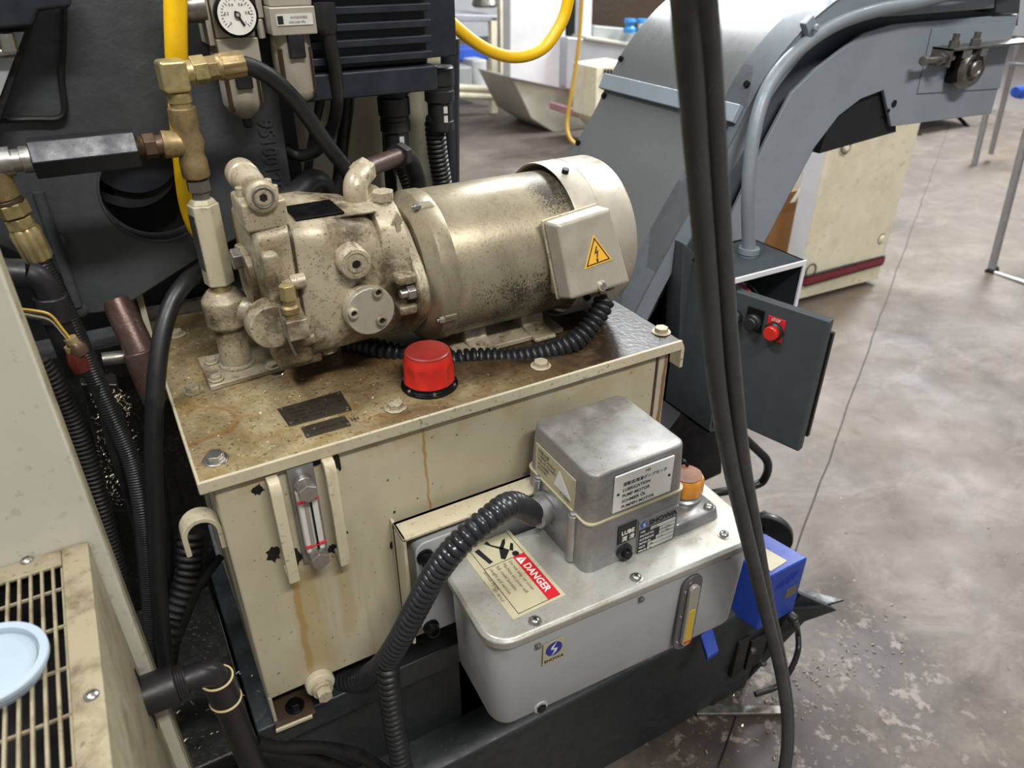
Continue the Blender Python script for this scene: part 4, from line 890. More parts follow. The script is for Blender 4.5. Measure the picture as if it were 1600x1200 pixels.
# level plug low on the front
p = front(847, 1108)+RY*.006; MB().cyl(p+RY*.010, p-RY*.004, .0095).build('plug_seat', M['resvr'], res, .001)
MB().hexa(p-RY*.004, p-RY*.007, .0062).build('drain_plug', M['darksteel'], res, .0006)
# danger sticker on lid
dz = OZ+.0002
dq = [Q(u, v, z=dz) for u, v in ((729, 858), (793, 824), (884, 928), (790, 977))]
A, B_, Cc, D = Q(725, 868, z=dz), Q(794, 827, z=dz), Q(884, 930, z=dz), Q(790, 976, z=dz)
TX = (Cc-B_).normalized(); TYv = (UZ.cross(TX)).normalized(); TW = (B_-A).length; TL = (Cc-B_).length
TW = abs((A-B_).dot(TYv)); O_ = B_   # text runs along TX; up direction = TYv (towards +x)
def tp(s, t, h=0): return O_+TX*s-TYv*t+UZ*h
ds = MB().prism([tp(0, 0), tp(TL, 0), tp(TL, TW), tp(0, TW)], (0, 0, .0005)).build('danger_sticker', M['danger'], res)
MB().prism([tp(TL*.36, .005, .0006), tp(TL-.004, .005, .0006), tp(TL-.004, .0205, .0006), tp(TL*.36, .0205, .0006)], (0, 0, .0003)).build('red_band', M['dangerred'], ds)
text('DANGER', .0130, tp(TL*.36+.017, .0172, .0010), TX, UZ, M['inkwhite'], ds, bold=.0002, stretch=.92)
MB().prism([tp(TL*.36+.003, .0185, .0010), tp(TL*.36+.015, .0185, .0010), tp(TL*.36+.009, .0070, .0010)], (0, 0, .0002)).build('alert_triangle', M['inkwhite'], ds)
MB().prism([tp(TL*.36+.0083, .0165, .0013), tp(TL*.36+.0097, .0165, .0013), tp(TL*.36+.0095, .010, .0013), tp(TL*.36+.0085, .010, .0013)], (0, 0, .0001)).build('alert_mark', M['dangerred'], ds)
for i, t in enumerate(('Do not step on cover.', 'Machine on cover will', 'fall, could become', 'caught and serious', 'serious injury.')):
    text(t, .0062, tp(TL*.36+.003, .0285+i*.0085, .0006), TX, UZ, M['inkgrey'], ds, stretch=.95)
ln = MB(); w_ = .0004
def line(s0, t0, s1, t1, w=w_): 
    a, b = tp(s0, t0, .0006), tp(s1, t1, .0006); d = (b-a).normalized(); nn = UZ.cross(d)*w; ln.prism([a+nn, b+nn, b-nn, a-nn], (0, 0, .0001))
tb_ = TW-.009
for a in ((.003, .005, TL-.004, .005), (TL-.004, .005, TL-.004, tb_), (TL-.004, tb_, .003, tb_), (.003, tb_, .003, .005), (TL*.36, .005, TL*.36, tb_)): line(*a)
ln.build('border_lines', M['ink'], ds)
text('301 001LE', .0055, tp(TL*.60, TW-.002, .0006), TX, UZ, M['inkgrey'], ds)
pic = MB()
def poly(pts): pic.prism([tp(TL*.36*a/100, .006+(tb_-.006)*b/100, .0006) for a, b in pts], (0, 0, .0003))
poly([(30, 92), (90, 82), (88, 72), (28, 80)]); poly([(18, 62), (55, 40), (88, 52), (97, 45), (72, 22), (60, 28), (30, 50), (12, 52)])
poly([(55, 40), (30, 20), (28, 12), (42, 18), (62, 33)]); poly([(72, 22), (50, 8), (56, 4), (80, 16)])
pic.build('pictogram', M['ink'], ds)
p = tp(TL*.36*.92, .006+(tb_-.006)*.16, .0009); MB().cyl(p, p+UZ*.0003, .0042, n=20).build('pictogram_head', M['ink'], ds)
# pump housing (lower) and cover (upper)
bx0, bx1, by0, by1 = .378, .517, .498, .630
def rz(x0, x1, y0, y1, z, g, r, n=5): return [V(a, b, z) for a, b in rrect((x0+x1)/2, (y0+y1)/2, x1-x0+2*g, y1-y0+2*g, r, n)]
ZS = .842; ZTp = .908
MB().rings([rz(bx0, bx1, by0, by1, OZ, .0012, .012), rz(bx0, bx1, by0, by1, ZS-.003, 0, .011), rz(bx0, bx1, by0, by1, ZS, -.001, .010)]).build('pump_housing', M['aluminium'], res, smooth=60)
MB().rings([rz(bx0, bx1, by0, by1, ZS, .0012, .011), rz(bx0, bx1, by0, by1, ZS+.0022, .0012, .011)]).build('gasket', M['labelc'], res)
MB().rings([rz(bx0, bx1, by0, by1, ZS+.0022, -.001, .012), rz(bx0, bx1, by0, by1, ZTp-.004, -.0035, .013), rz(bx0, bx1, by0, by1, ZTp-.0012, -.0045, .012), rz(bx0, bx1, by0, by1, ZTp, -.0070, .010)]).build('motor_cover', M['alutop'], res, smooth=60)
for y in (by0+.028, by1-.028):
    MB().cyl((bx0-.001, y, OZ+.002), (bx0-.001, y, ZS-.001), .0062, n=16).lathe([(.005, 0), (.004, .003), (0, .004)], (bx0-.001, y, ZS-.001), n=14).build('screw_post', M['aluminium'], res, .0008)
# engraved plate on the cover front
yf = by0+.0004
pA, pB = Q(960, 775, y=yf), Q(1048, 744, y=yf)
zpl0, zpl1 = Q(959, 801, y=yf).z, Q(961, 746, y=yf).z
lp = MB().box(pA.x-.001, pB.x+.001, yf-.0012, yf+.001, zpl0, zpl1).build('motor_label_plate', M['labelw'], res, .0002, 1)
def ft_(s, sz, x, z, par, m='ink', st=1, yy=None, al='LEFT', bd=0): return text(s, sz, V(x, (yf if yy is None else yy)-.0014, z), (1, 0, 0), (0, -1, 0), M[m], par, align=al, stretch=st, bold=bd)
lx = pA.x+.010
HL = zpl1-zpl0; ft_('M3', .0056, pA.x+.040, zpl1-HL*.15, lp); ft_('\u647a\u52d5\u9762\u6f64\u6ed1\u30dd\u30f3\u30d7\u30e2\u30fc\u30bf', .0056, lx, zpl1-HL*.32, lp)
for i, t in enumerate(('LUBRICATION', 'PUMP MOTOR', 'SCHMIER \u00d6L', 'PUMPEN MOTOR')): ft_(t, .0060, lx, zpl1-HL*(.48+i*.155), lp, bd=.00010)
for x in (pA.x+.004, pB.x-.004): MB().cyl((x, yf-.0012, (zpl0+zpl1)/2), (x, yf-.0020, (zpl0+zpl1)/2), .0016, n=12).build('plate_rivet', M['darksteel'], lp)
# LUBE plate, button, maker table on the housing front
yg = by0-.0012
lA, lB = Q(964, 851, y=yg), Q(995, 814, y=yg)
lb = MB().box(lA.x, lB.x, yg-.001, yg+.0045, lA.z, Q(964, 825, y=yg).z).build('switch_label', M['ink'], res)
ft_('LUBE', .0082, lA.x+.004, lA.z+.0125, lb, 'inkwhite', 1, yg-.0002, bd=.0002); ft_('\u6f64 \u6ed1', .0082, lA.x+.005, lA.z+.003, lb, 'inkwhite', 1, yg-.0002)
bt = Q(976, 862, y=yg-.002)
MB().lathe([(.0105, -.006), (.0105, .003), (.0088, .004)], (bt.x, yg, bt.z), (0, -1, 0), 28).build('button_collar', M['black'], res)
MB().lathe([(.0064, 0), (.0064, .006), (.0056, .007)], (bt.x, yg-.003, bt.z), (0, -1, 0), 24).build('push_button', M['darksteel'], res)
tx0 = Q(995, 845, y=yg).x; tx1 = Q(1055, 820, y=yg).x; tzb, tzt = Q(992, 869, y=yg).z, Q(997, 815, y=yg).z-.002
mp = MB().box(tx0, tx1, yg-.001, yg+.0045, tzb, tzt+.002).build('maker_plate', M['aluminium'], res)
logo((tx0+.0075, yg-.0014, tzt-.006), .0048, M['inkblue'], mp, V(1, 0, 0), UZ, V(0, -1, 0))
ft_('SHOWA', .0098, tx0+.0145, tzt-.0095, mp, 'ink', 1.15, yg-.0002, bd=.0003)
MB().box(tx0+.001, tx1-.002, yg-.0015, yg-.001, tzb+.001, tzt-.0125).build('table_ground', M['ink'], mp)
for i, t in enumerate(('TYPE', 'MAX.OUT.VOL', 'OUT.PRESSURE', 'MOTOR SER', 'VOLTS', 'MFG.NO')):
    z = tzt-.0172-i*(tzt-tzb-.016)/6.2; w0 = (.016, .030, .030, .026, .014, .014)[i]
    ft_(t, .0044, tx0+.0022, z, mp, 'inkwhite', .72, yg-.0008)
    MB().box(tx0+.002+w0, tx1-.003, yg-.0018, yg-.0014, z-.0008, z+.0040).build('blank_cell', M['labelw'], mp)
    ft_(('LCB4', '3   cc/min', '1.5  MPa', '3  W', '100', '95')[i], .0036, tx0+.004+w0, z, mp, 'inkgrey', 1, yg-.0011)
# left side label on the cover
xf = bx0+.0022
sl = MB().box(xf-.0012, xf, by0+.030, by1-.018, ZS+.003, ZS+.045).build('side_label', M['labelc'], res)
for i, t in enumerate(('\u5207\u66ff\u6ce8\u610f', 'LUBRICATING', 'VALVE CHART', 'SCHMIER', 'SYSTEM')):
    text(t, .0062, V(xf-.0014, by1-.023, ZS+.036-i*.0062), (0, -1, 0), (-1, 0, 0), M['inkgrey'], sl)
text('T-14006', .006, V(xf-.0014, by0+.060, ZS+.006), (0, -1, 0), (-1, 0, 0), M['inkgrey'], sl)
MB().prism([V(xf-.0013, by0+.072, ZS+.012), V(xf-.0013, by0+.036, ZS+.012), V(xf-.0013, by0+.062, ZS+.038)], (-.0003, 0, 0)).build('diagram', M['labelw'], sl)
# filler neck platform and cap on the right
MB().rings([rz(bx1-.01, .583, .497, .585, OZ, .002, .012), rz(bx1-.01, .583, .497, .585, OZ+.013, -.001, .010), rz(bx1-.01, .583, .497, .585, OZ+.015, -.003, .008)]).build('neck_base', M['aluminium'], res, smooth=60)
cq = V(.558, .538, OZ+.015)
MB().lathe([(.022, 0), (.022, .004), (.0195, .006), (.0195, .012)], cq, n=32).build('filler_neck', M['aluminium'], res)
R = []
for h_, r0, amp in ((.010, .0205, 0), (.012, .0225, .0012), (.026, .0222, .0020), (.032, .0215, .0018), (.0345, .0200, .001)):
    R.append([cq+V(math.cos(a)*(r0-amp*(.5-.5*math.cos(8*a))), math.sin(a)*(r0-amp*(.5-.5*math.cos(8*a))), h_) for a in [2*PI*i/80 for i in range(80)]])
MB().rings(R).build('filler_cap', M['orange'], res, smooth=40)
MB().lathe([(.0190, .0340), (.0185, .0358), (0, .0362)], cq, n=32).build('cap_top', M['capbrown'], res)
MB().torus(cq+V(.01, .018, .036), (1, 0, .3), .006, .0022, 20, 8).build('cap_ring', M['darksteel'], res)
for u, v in ((1107, 793),): 
    p = Q(u, v, z=OZ+.015); MB().lathe([(.0062, 0), (.0058, .003), (.003, .005), (0, .0052)], p, n=18).build('base_screw', M['steel'], res, smooth=50)
# gland for the conduit on the housing left side
gl = V(bx0, .583, .812)
MB().lathe([(.020, 0), (.020, .004), (.0175, .005), (.0175, .012), (.019, .013), (.019, .022), (.016, .024)], gl, (-1, -.25, -.05), 28).build('conduit_gland', M['aluminium'], res, smooth=30)
# bracket between tank and reservoir
bk = thing('reservoir_bracket', 'cream steel mounting bracket with black bolts between tank front and reservoir', 'bracket', (.35, .63, .65))
bz1 = Q(622, 838, y=.615).z; bxl = Q(625, 838, y=.615).x; bz0 = Q(640, 1000, y=.615).z
MB().box(bxl, .56, .634, .640, bz0, bz1).build('back_plate', M['tank'], bk, .001)
MB().box(bxl, bxl+.004, .606, .648, bz0, bz1).build('side_flange', M['tank'], bk, .001)
MB().box(bxl, .56, .606, .640, bz1-.004, bz1).build('top_flange', M['tank'], bk, .001)
MB().rings([[V(a, y, b) for a, b in rrect(.30, (bz0+bz1)/2-.004, .17, bz1-bz0-.022, .014, 4)] for y in (.6335, .606)]).build('slotted_plate', M['resvr'], bk, .002)
for z in (.782, .664):
    q = V(.226, .606, z); MB().lathe([(.0105, 0), (.0105, .003), (.0085, .0035), (.0085, .013), (.005, .0135), (.005, .008), (0, .008)], q, (0, -1, 0), 24).build('bracket_bolt', M['darksteel'], bk, smooth=30)

# conduits
h = MB().tube([gl+V(-.020, -.005, -.002), Q(800, 788, y=.545), Q(762, 812, y=.530), Q(715, 852, y=.53), Q(678, 900, y=.545), Q(648, 955, y=.56), Q(624, 1000, y=.575), Q(598, 1038, y=.60), Q(570, 1058, y=.64), Q(530, 1066, y=.68), Q(480, 1075, y=.74)], lambda t: .0130, 22, 16, corr=(.0088, .0034))
tag(h.build('corrugated_conduit', M['cable'] if False else mat('black_corrugated_plastic', '26282c', .28, .1, .2, '141518', 30)), 'thick corrugated dark conduit curving from the reservoir gland down across the tank front', 'conduit')
h = MB().tube([Q(606, 1030, y=.592), Q(607, 1060, y=.588), Q(614, 1120, y=.585), Q(628, 1200, y=.58), Q(640, 1270, y=.58)], .0125, 20, 14, corr=(.0095, .0038))
tag(h.build('corrugated_conduit', M['black']), 'corrugated black conduit hanging straight down below the tank at the bottom', 'conduit')
h = MB().tube([Q(945, 468, y=.700), Q(938, 485, y=.695), Q(920, 512, y=.690), Q(893, 536, y=.690), Q(850, 552, y=.70), Q(800, 560, y=.715), Q(740, 560, y=.735), Q(690, 566, y=.75), Q(640, 556, y=.78), Q(590, 545, y=.80), Q(540, 536, y=.84)], .0122, 20, 16, corr=(.0085, .0036))
tag(h.build('corrugated_conduit', M['black']), 'glossy corrugated black conduit looping from the motor terminal box behind the red cap', 'conduit')
p = Q(948, 462, y=.702); tag(MB().hexa(p, p+V(0, 0, .012), .0115).build('terminal_gland', M['steel'], None, .001), 'small metal cable gland under the motor terminal box', 'gland')

# ================================================================ thick hanging cables
def hang(pts, r, lab):
    h = MB().tube([Q(u, v, y=y) for u, v, y in pts], r, 20, 10); tag(h.build('hanging_cable', M['cable']), lab, 'cable', 'thick dusty cables hanging at the right')
hang([(1066, -70, .31), (1070, 0, .33), (1079, 120, .35), (1093, 300, .37), (1108, 470, .385), (1120, 600, .39), (1140, 720, .40), (1165, 830, .405), (1192, 940, .41), (1217, 1040, .41), (1229, 1120, .40), (1226, 1190, .39), (1210, 1260, .38)], .0080, 'thick dusty black cable hanging at right, left one of the pair')
hang([(1094, -70, .31), (1099, 0, .33), (1109, 120, .35), (1122, 300, .37), (1134, 470, .385), (1146, 600, .39), (1160, 720, .40), (1180, 830, .415), (1200, 940, .425), (1222, 1040, .430), (1233, 1120, .425), (1230, 1190, .41), (1214, 1260, .40)], .0080, 'thick dusty black cable hanging at right, right one of the pair')

# ================================================================ chip conveyor
YV = .95; YB = 1.30
cvr = thing('chip_conveyor', 'large blue-grey chip conveyor rising from the sump to a discharge head at the right', 'conveyor', (1.0, 1.1, 0))
upper = [(1600, -58), (1440, -50), (1360, -34), (1312, -12), (1274, 12), (1230, 52), (1182, 112), (1150, 168), (1120, 228), (1072, 306), (1028, 384), (985, 466), (950, 540), (900, 640)]
lower = [(1010, 720), (1062, 650), (1100, 575), (1136, 490), (1168, 425), (1205, 360), (1240, 292), (1272, 232), (1310, 182), (1345, 155), (1381, 141), (1393, 198), (1549, 178), (1592, 22)]
inedge = [(1592, 22), (1440, 34), (1395, 38), (1350, 52), (1312, 80), (1275, 108), (1237, 145), (1200, 215), (1160, 300), (1120, 385), (1080, 470), (1040, 560), (1000, 660)]
MB().prism([Q(u, v, y=YV) for u, v in inedge+lower[:-1]], (0, .008, 0)).build('side_plate', M['conv'], cvr, .002)
MB().prism([Q(u, v, y=YV+.03) for u, v in upper+lower[:9]+[(1340, 120), (1400, 60), (1590, 40)]], (0, .006, 0)).build('shaded_recess_panel', M['convdark'], cvr)  # dark band between flange and plate: the flange's shade painted as colour
# outer flange band following the upper edge, standing proud
U = catmull([Q(u, v, y=YV) for u, v in upper], 5)
def offs(P, d):
    out = []
    for i, p in enumerate(P):
        t = (P[min(i+1, len(P)-1)]-P[max(0, i-1)]).normalized(); nn = V(t.z, 0, -t.x); out.append(p+nn*d)
    return out
inner = offs(U, -.040); outr = offs(U, .006)
sgn = 1
if (inner[10]-U[10]).z > 0: inner = offs(U, .040); outr = offs(U, -.006)
b = MB(); 
R = [[outr[i]+V(0, -.03, 0), outr[i]+V(0, .03, 0), inner[i]+V(0, .03, 0), inner[i]+V(0, -.022, 0)] for i in range(len(U))]
b.rings(R).build('edge_flange', M['conv'], cvr, smooth=30)
# curved top cover, split in upper and lower sheet with a cross strip
iS = min(range(len(U)), key=lambda i: (U[i]-Q(1146, 178, y=YV)).length)
for a_, b_ in ((iS-36 if iS > 36 else 0, iS), (iS, len(U)-1)):
    seg_ = outr[a_:b_+1]; seg2 = [p+(outr[iS]-inner[iS]).normalized()*.0 for p in seg_]
    th_ = [p+(inner[a_+i]-p).normalized()*.004 for i, p in enumerate(seg_)]
    MB().rings([[seg_[i]+V(0, -.03, 0), seg_[i]+V(0, YB-YV, 0), th_[i]+V(0, YB-YV, 0), th_[i]+V(0, -.03, 0)] for i in range(len(seg_))]).build('cover_sheet', M['cover'], cvr, smooth=30)
nn = (outr[iS]-inner[iS]).normalized(); tt = (U[iS+1]-U[iS]).normalized()
MB().obox(outr[iS]+nn*.006+V(0, (YB-YV)/2-.008, 0), (tt, (0, 1, 0)), .030, YB-YV+.03, .012).build('cover_joint_strip', M['conv'], cvr, .002)
for k in (-4, 2, 8):
    for y in (-.005, YB-YV-.01):
        q = outr[iS+k]+nn*.0+V(0, y, 0); MB().hexa(q, q+nn*.006, .006).build('cover_bolt', M['darksteel'], cvr, .0006, 1)
MB().prism([p+V(0, .30, 0) for p in [Q(u, v, y=YV) for u, v in upper+lower[:10]+[(1592, 60)]]], (0, .05, 0)).build('rear_side_plate', M['convdark'], cvr)
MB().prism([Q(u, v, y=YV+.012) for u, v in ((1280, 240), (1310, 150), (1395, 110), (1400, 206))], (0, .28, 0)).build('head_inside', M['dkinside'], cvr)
MB().prism([Q(u, v, y=YV+.03) for u, v in ((1590, 30), (1560, 120), (1470, 160), (1340, 130), (1200, 330), (1085, 560), (1000, 700), (930, 640), (1060, 420), (1230, 130), (1330, 60), (1480, 20))], (0, .26, 0)).build('belt_channel', M['convdark'], cvr)
# head drive housing above
MB().prism([Q(u, v, y=YV-.004) for u, v in ((1330, 30), (1420, 24), (1592, 10), (1600, -60), (1420, -60), (1335, -40))], (0, .10, 0)).build('head_cover', M['conv'], cvr, .003)
MB().prism([Q(u, v, y=YV-.008) for u, v in ((1562, -60), (1556, 20), (1593, 20), (1600, -60))], (0, .05, 0)).build('dark_guard', M['dkbox'], cvr, .002)
# bearing mounting plate, bearing, bracket, tension bolt
MB().prism([Q(u, v, y=YV) for u, v in ((1455, 44), (1580, 34), (1560, 138), (1432, 146))], (0, -.003, 0)).build('bearing_plate', M['conv'], cvr, .0008)
bc = Q(1522, 108, y=YV-.03)
MB().box(bc.x-.048, bc.x+.028, YV-.024, YV-.003, bc.z-.026, bc.z+.034).build('bearing_block', M['darksteel'], cvr, .006, 3)
MB().lathe([(.040, 0), (.036, .012), (.033, .016), (.025, .016), (.0235, .010), (.016, .010), (.016, .018), (.013, .021), (.011, .018), (0, .018)], (bc.x-.004, YV-.018, bc.z+.002), (0, -1, 0), 36).build('bearing', M['oldsteel'], cvr, smooth=30)
sb = bc.z+.040; xl_ = Q(1478, 90, y=YV-.035).x; xr_ = Q(1600, 70, y=YV-.035).x+.04
MB().box(xl_, xr_, YV-.045, YV-.003, sb, sb+.004).box(xl_, xl_+.004, YV-.045, YV-.003, sb-.028, sb+.004).build('tension_bracket', M['oldsteel'], cvr, .0006)
t0 = V(xl_-.055, YV-.030, sb-.014)
MB().cyl(t0, V(xl_+.03, YV-.030, sb-.014), .0055).hexa(t0-V(.006, 0, 0), t0+V(.004, 0, 0), .009).hexa(V(xl_-.012, YV-.030, sb-.014), V(xl_-.001, YV-.030, sb-.014), .0115).build('tension_bolt', M['oldsteel'], cvr, .0006)
for dx in (.022, .088): MB().hexa((xl_+dx, YV-.03, sb+.004), (xl_+dx, YV-.03, sb+.016), .0095).cyl((xl_+dx, YV-.03, sb+.012), (xl_+dx, YV-.03, sb+.028), .006).build('bracket_nut', M['oldsteel'], cvr, .0006)
for dx, w__ in ((.035, .026), (.092, .02)): MB().box(xl_+dx, xl_+dx+w__, YV-.0455, YV-.044, sb-.014, sb-.001).build('embossed_tag', M['aluminium'], cvr)
q = Q(1397, 162, y=YV-.0006); MB().cyl(q, q-V(0, .001, 0), .007, n=20).cyl(q+V(-.012, 0, -.012), q+V(-.012, -.001, -.012), .004, n=12).build('hole', M['oilblack'], cvr)
# conduit along the conveyor
cd = thing('grey_conduit', 'grey painted steel conduit curving along the conveyor flange down to the control box', 'conduit', (1.0, .93, .95))
MB().tube([Q(1620, -60, y=.895), Q(1540, -28, y=.895), Q(1450, 0, y=.92), Q(1370, 16, y=.92), Q(1310, 36, y=.92), Q(1262, 66, y=.915), Q(1222, 104, y=.91), Q(1194, 150, y=.90), Q(1177, 215, y=.885), Q(1169, 300, y=.87), Q(1170, 398, y=.865)], .0115, 18, 10).build('pipe', M['conduit'], cd)
q = Q(1170, 392, y=.865); MB().lathe([(.016, 0), (.016, .014), (.018, .015), (.018, .024)], q-V(0, 0, .018), n=20).build('gland', M['conduit'], cd)
q = Q(1264, 42, y=.915); MB().obox(q, ((1, 0, .8), (0, 1, 0)), .020, .014, .030).hexa(q-V(0, .012, 0), q-V(0, .018, 0), .006).build('clamp', M['conv'], cd, .002)

# control box with open door
cbx = thing('control_box', 'dark slate control box with open door and push buttons on the conveyor side', 'control box', (.93, .87, .58))
bx0_, bx1_ = .868, 1.032; zT = .925; zBt = .62; yb0, yb1 = .80, .93
MB().box(bx0_, bx1_, yb1-.006, yb1, zBt, zT).box(bx0_, bx1_, yb0, yb1, zT-.004, zT).box(bx0_, bx0_+.004, yb0, yb1, zBt, zT).box(bx1_-.004, bx1_, yb0, yb1, zBt, zT).box(bx0_, bx1_, yb0, yb1, zBt, zBt+.004).build('enclosure', M['dkbox'], cbx)
MB().box(bx0_, bx1_, yb0-.004, yb0, zT-.008, zT+.001).box(bx1_-.006, bx1_+.001, yb0-.004, yb0, zBt, zT-.008).build('white_gasket', M['white'], cbx, .0006)
MB().box(bx0_+.02, bx1_-.02, yb1-.03, yb1-.008, zBt+.05, zT-.05).build('terminal_rail', M['greymetal'], cbx, .001)
MB().tube([V(.90, .86, .90), V(.93, .83, .885), V(.945, .82, .86), V(.94, .83, .82)], .0022, 8).build('red_wire', M['dangerred'], cbx)
MB().tube([V(.91, .87, .90), V(.94, .84, .89), V(.965, .82, .85), V(.95, .84, .80)], .0022, 8).build('dark_wire', M['black'], cbx)
hd = V(.871, .797, 0); de = V(.913, .640, 0); dd = (de-hd); dl_ = dd.length; dd.normalize(); dn_ = V(dd.y, -dd.x, 0)
if dn_.x > 0: dn_ = -dn_
zD1 = .905; zD0 = Q(1250, 706, y=.64).z
mid = (hd+de)/2
dr = MB().obox(mid+V(0, 0, (zD1+zD0)/2)-dn_*.008, (dd, (0, 0, 1)), dl_, zD1-zD0, .016).build('door', M['dkbox'], cbx, .004, 3)
MB().obox(de-dn_*.020+dd*.0+V(0, 0, (zD1+zD0)/2), (dd, (0, 0, 1)), .006, zD1-zD0-.05, .008).build('door_lip', M['black'], cbx, .001)
def door_pt(u, v):
    r = _F + _R*((u-800)/FPX) + _U*((600-v)/FPX); c = V(0, 0, CAMZ); t = (hd-V(0, 0, 0)-V(c.x, c.y, 0)).dot(dn_)/V(r.x, r.y, 0).dot(dn_); return c+r*t
for (u, v, mm, sz, lb_, lm) in ((1150, 494, 'inkgrn', .0, 'green', None), (1179, 502, 'black', .011, 'black', 'darksteel'), (1211, 517, 'red', .0125, 'red', 'dangerred')):
    q = door_pt(u, v)
    if mm == 'inkgrn': mt = mat('green_plastic', '14604a', .4); rr = .010
    else: mt = M[mm]; rr = sz
    if lm: MB().obox(q+dn_*.001+V(0, 0, .003), (dd, (0, 0, 1)), .030, .040, .002).build('button_plate', M[lm], cbx, .0006)
    MB().lathe([(rr*1.25, 0), (rr*1.25, .008), (rr*1.05, .010)], q, dn_, 24).build('button_ring', M['black'], cbx)
    MB().lathe([(rr, 0), (rr, .016), (rr*.85, .018)], q, dn_, 24).build('push_button', mt, cbx, .0006)
    if lm == 'dangerred': text('STOP', .007, q+dn_*.0022+V(0, 0, .0165)-dd*.0085, dd, dn_, M['inkwhite'], cbx, stretch=.9)
h = MB().tube([V(.93, .86, .62), Q(1180, 700, y=.84), Q(1199, 722, y=.83), Q(1196, 745, y=.84), Q(1180, 758, y=.85), Q(1120, 770, y=.87), Q(1080, 775, y=.90)], .009, 14, 10)
tag(h.build('rubber_cable', M['black']), 'black rubber cable looping out under the control box', 'cable')
# dark post and lower conveyor frame behind the cables
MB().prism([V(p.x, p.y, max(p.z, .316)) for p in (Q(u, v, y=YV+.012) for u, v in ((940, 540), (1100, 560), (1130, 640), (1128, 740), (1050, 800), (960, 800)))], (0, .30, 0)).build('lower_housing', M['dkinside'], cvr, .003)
MB_ = MB().prism([Q(u, v, y=.90) for u, v in ((1068, 380), (1140, 440), (1148, 640), (1095, 670), (1085, 600), (1060, 560))], (0, .04, 0)).build('mounting_plate', M['dkbox'], cvr, .002)

# ================================================================ sump / coolant tank under everything
sm = thing('coolant_sump', 'dark slate coolant sump trough on the floor below the tank', 'sump', (.3, 1, 0))
MB().prism([V(.004, .66, 0), V(.004, .64, .30), V(.004, .66, .31), V(.004, 1.40, .31), V(.004, 1.40, 0)], (.956, 0, 0)).build('trough', M['sump'], sm, .006)
MB().prism([V(.96, .66, .02), V(1.0, .62, .30), V(1.08, .585, .245), V(1.04, .62, .20)], (0, .02, 0)).build('corner_gusset', M['sump'], sm, .002)
MB().prism([V(.93, .655, .26), V(1.03, .60, .262), V(1.12, .60, .235), V(1.00, .70, .26)], (0, 0, .006)).build('spout_lip', M['sump'], sm, .001)
MB().prism([V(.955, .66, .10), V(1.10, .615, .232), V(1.11, .61, .238), V(.96, .665, .28)], (0, .004, 0)).build('spout_side', M['sump'], sm, .001)
MB().box(.985, 1.04, .70, .80, .262, .31).build('spout_block', M['sump'], sm, .003)
MB().box(.004, .90, .700, .712, .311, .50).build('upright_wall', M['sump'], sm, .002)
MB().box(.004, .66, .655, .985, .505, .5475).build('support_beam', M['sump'], sm, .003)

for x in (.3, .59): MB().box(x, x+.05, .70, .76, .31, .506).build('beam_leg', M['sump'], sm, .002)

q = Q(1165, 1015, y=.648)
MB().box(q.x-.035, q.x-.004, .640, .655, q.z-.06, q.z+.05).box(q.x+.004, q.x+.05, .640, .655, q.z-.06, q.z+.03).build('latch_plate', M['void'], sm, .002)
for u, v in ((1175, 1015), (1192, 1036)): q = Q(u, v, y=.640); MB().hexa(q, q-V(0, .006, 0), .007).build('latch_bolt', M['oldsteel'], sm, .0006)
# floor cover strip
fs = MB().prism([Q(u, v, z=.006) for u, v in ((1090, 1106), (1240, 1106), (1238, 1118), (1088, 1119))], (0, 0, .008)).build('steel_strip', M['oldsteel'], None, .001); tag(fs, 'flat dark steel strip lying on the floor in front of the sump', 'strip')
# blue box
bb = thing('blue_pump_box', 'small royal blue pump housing with louvres on the sump corner', 'pump', (.95, .72, .31))
c0_ = [Q(1150, 905, y=.69)]
zb0, zb1 = .315, .435
# top corners from the photo on plane z=zb1
tA, tB, tC = Q(1204, 901, z=zb1), Q(1263, 871, z=zb1), Q(1194, 832, z=zb1)
Xb = (tB-tA).normalized(); Yb = (tC-tA); Lb = Yb.length; Yb.normalize(); Wb = (tB-tA).length
tD = tC; tC = tA+(tD-tB); Yb = (tC-tA).normalized(); Lb = (tC-tA).length
MB().prism([V(p.x, p.y, zb0-.02) for p in (tA, tB, tD, tC)], (0, 0, zb1-zb0+.02)).build('housing', M['blue'], bb, .004)
ins = [tA+(tB-tA)*a_+(tC-tA)*b_ for a_, b_ in ((.12, .10), (.60, .14), (.60, .62), (.12, .58))]
MB().prism([p+V(0, 0, .0002) for p in ins], (0, 0, .001)).build('worn_label', M['danger'], bb)
nb = Xb.cross(UZ).normalized()
if nb.y > 0: nb = -nb
for i in range(5):
    c = tA+Xb*(Wb*.30+i*.0105)+nb*.0006-UZ*(.036-i*.0012)
    MB().obox(c, ((Xb+UZ*1.4), nb), .034-.006*abs(i-2), .0012, .0016).build('louvre', M['inknavy'], bb)
MB().obox(tA+Xb*Wb*.74-UZ*.074+nb*.0006, (Xb, UZ), .030, .022, .001).build('bare_patch', mat('bare_olive_metal', '5e5a48', .5), bb)

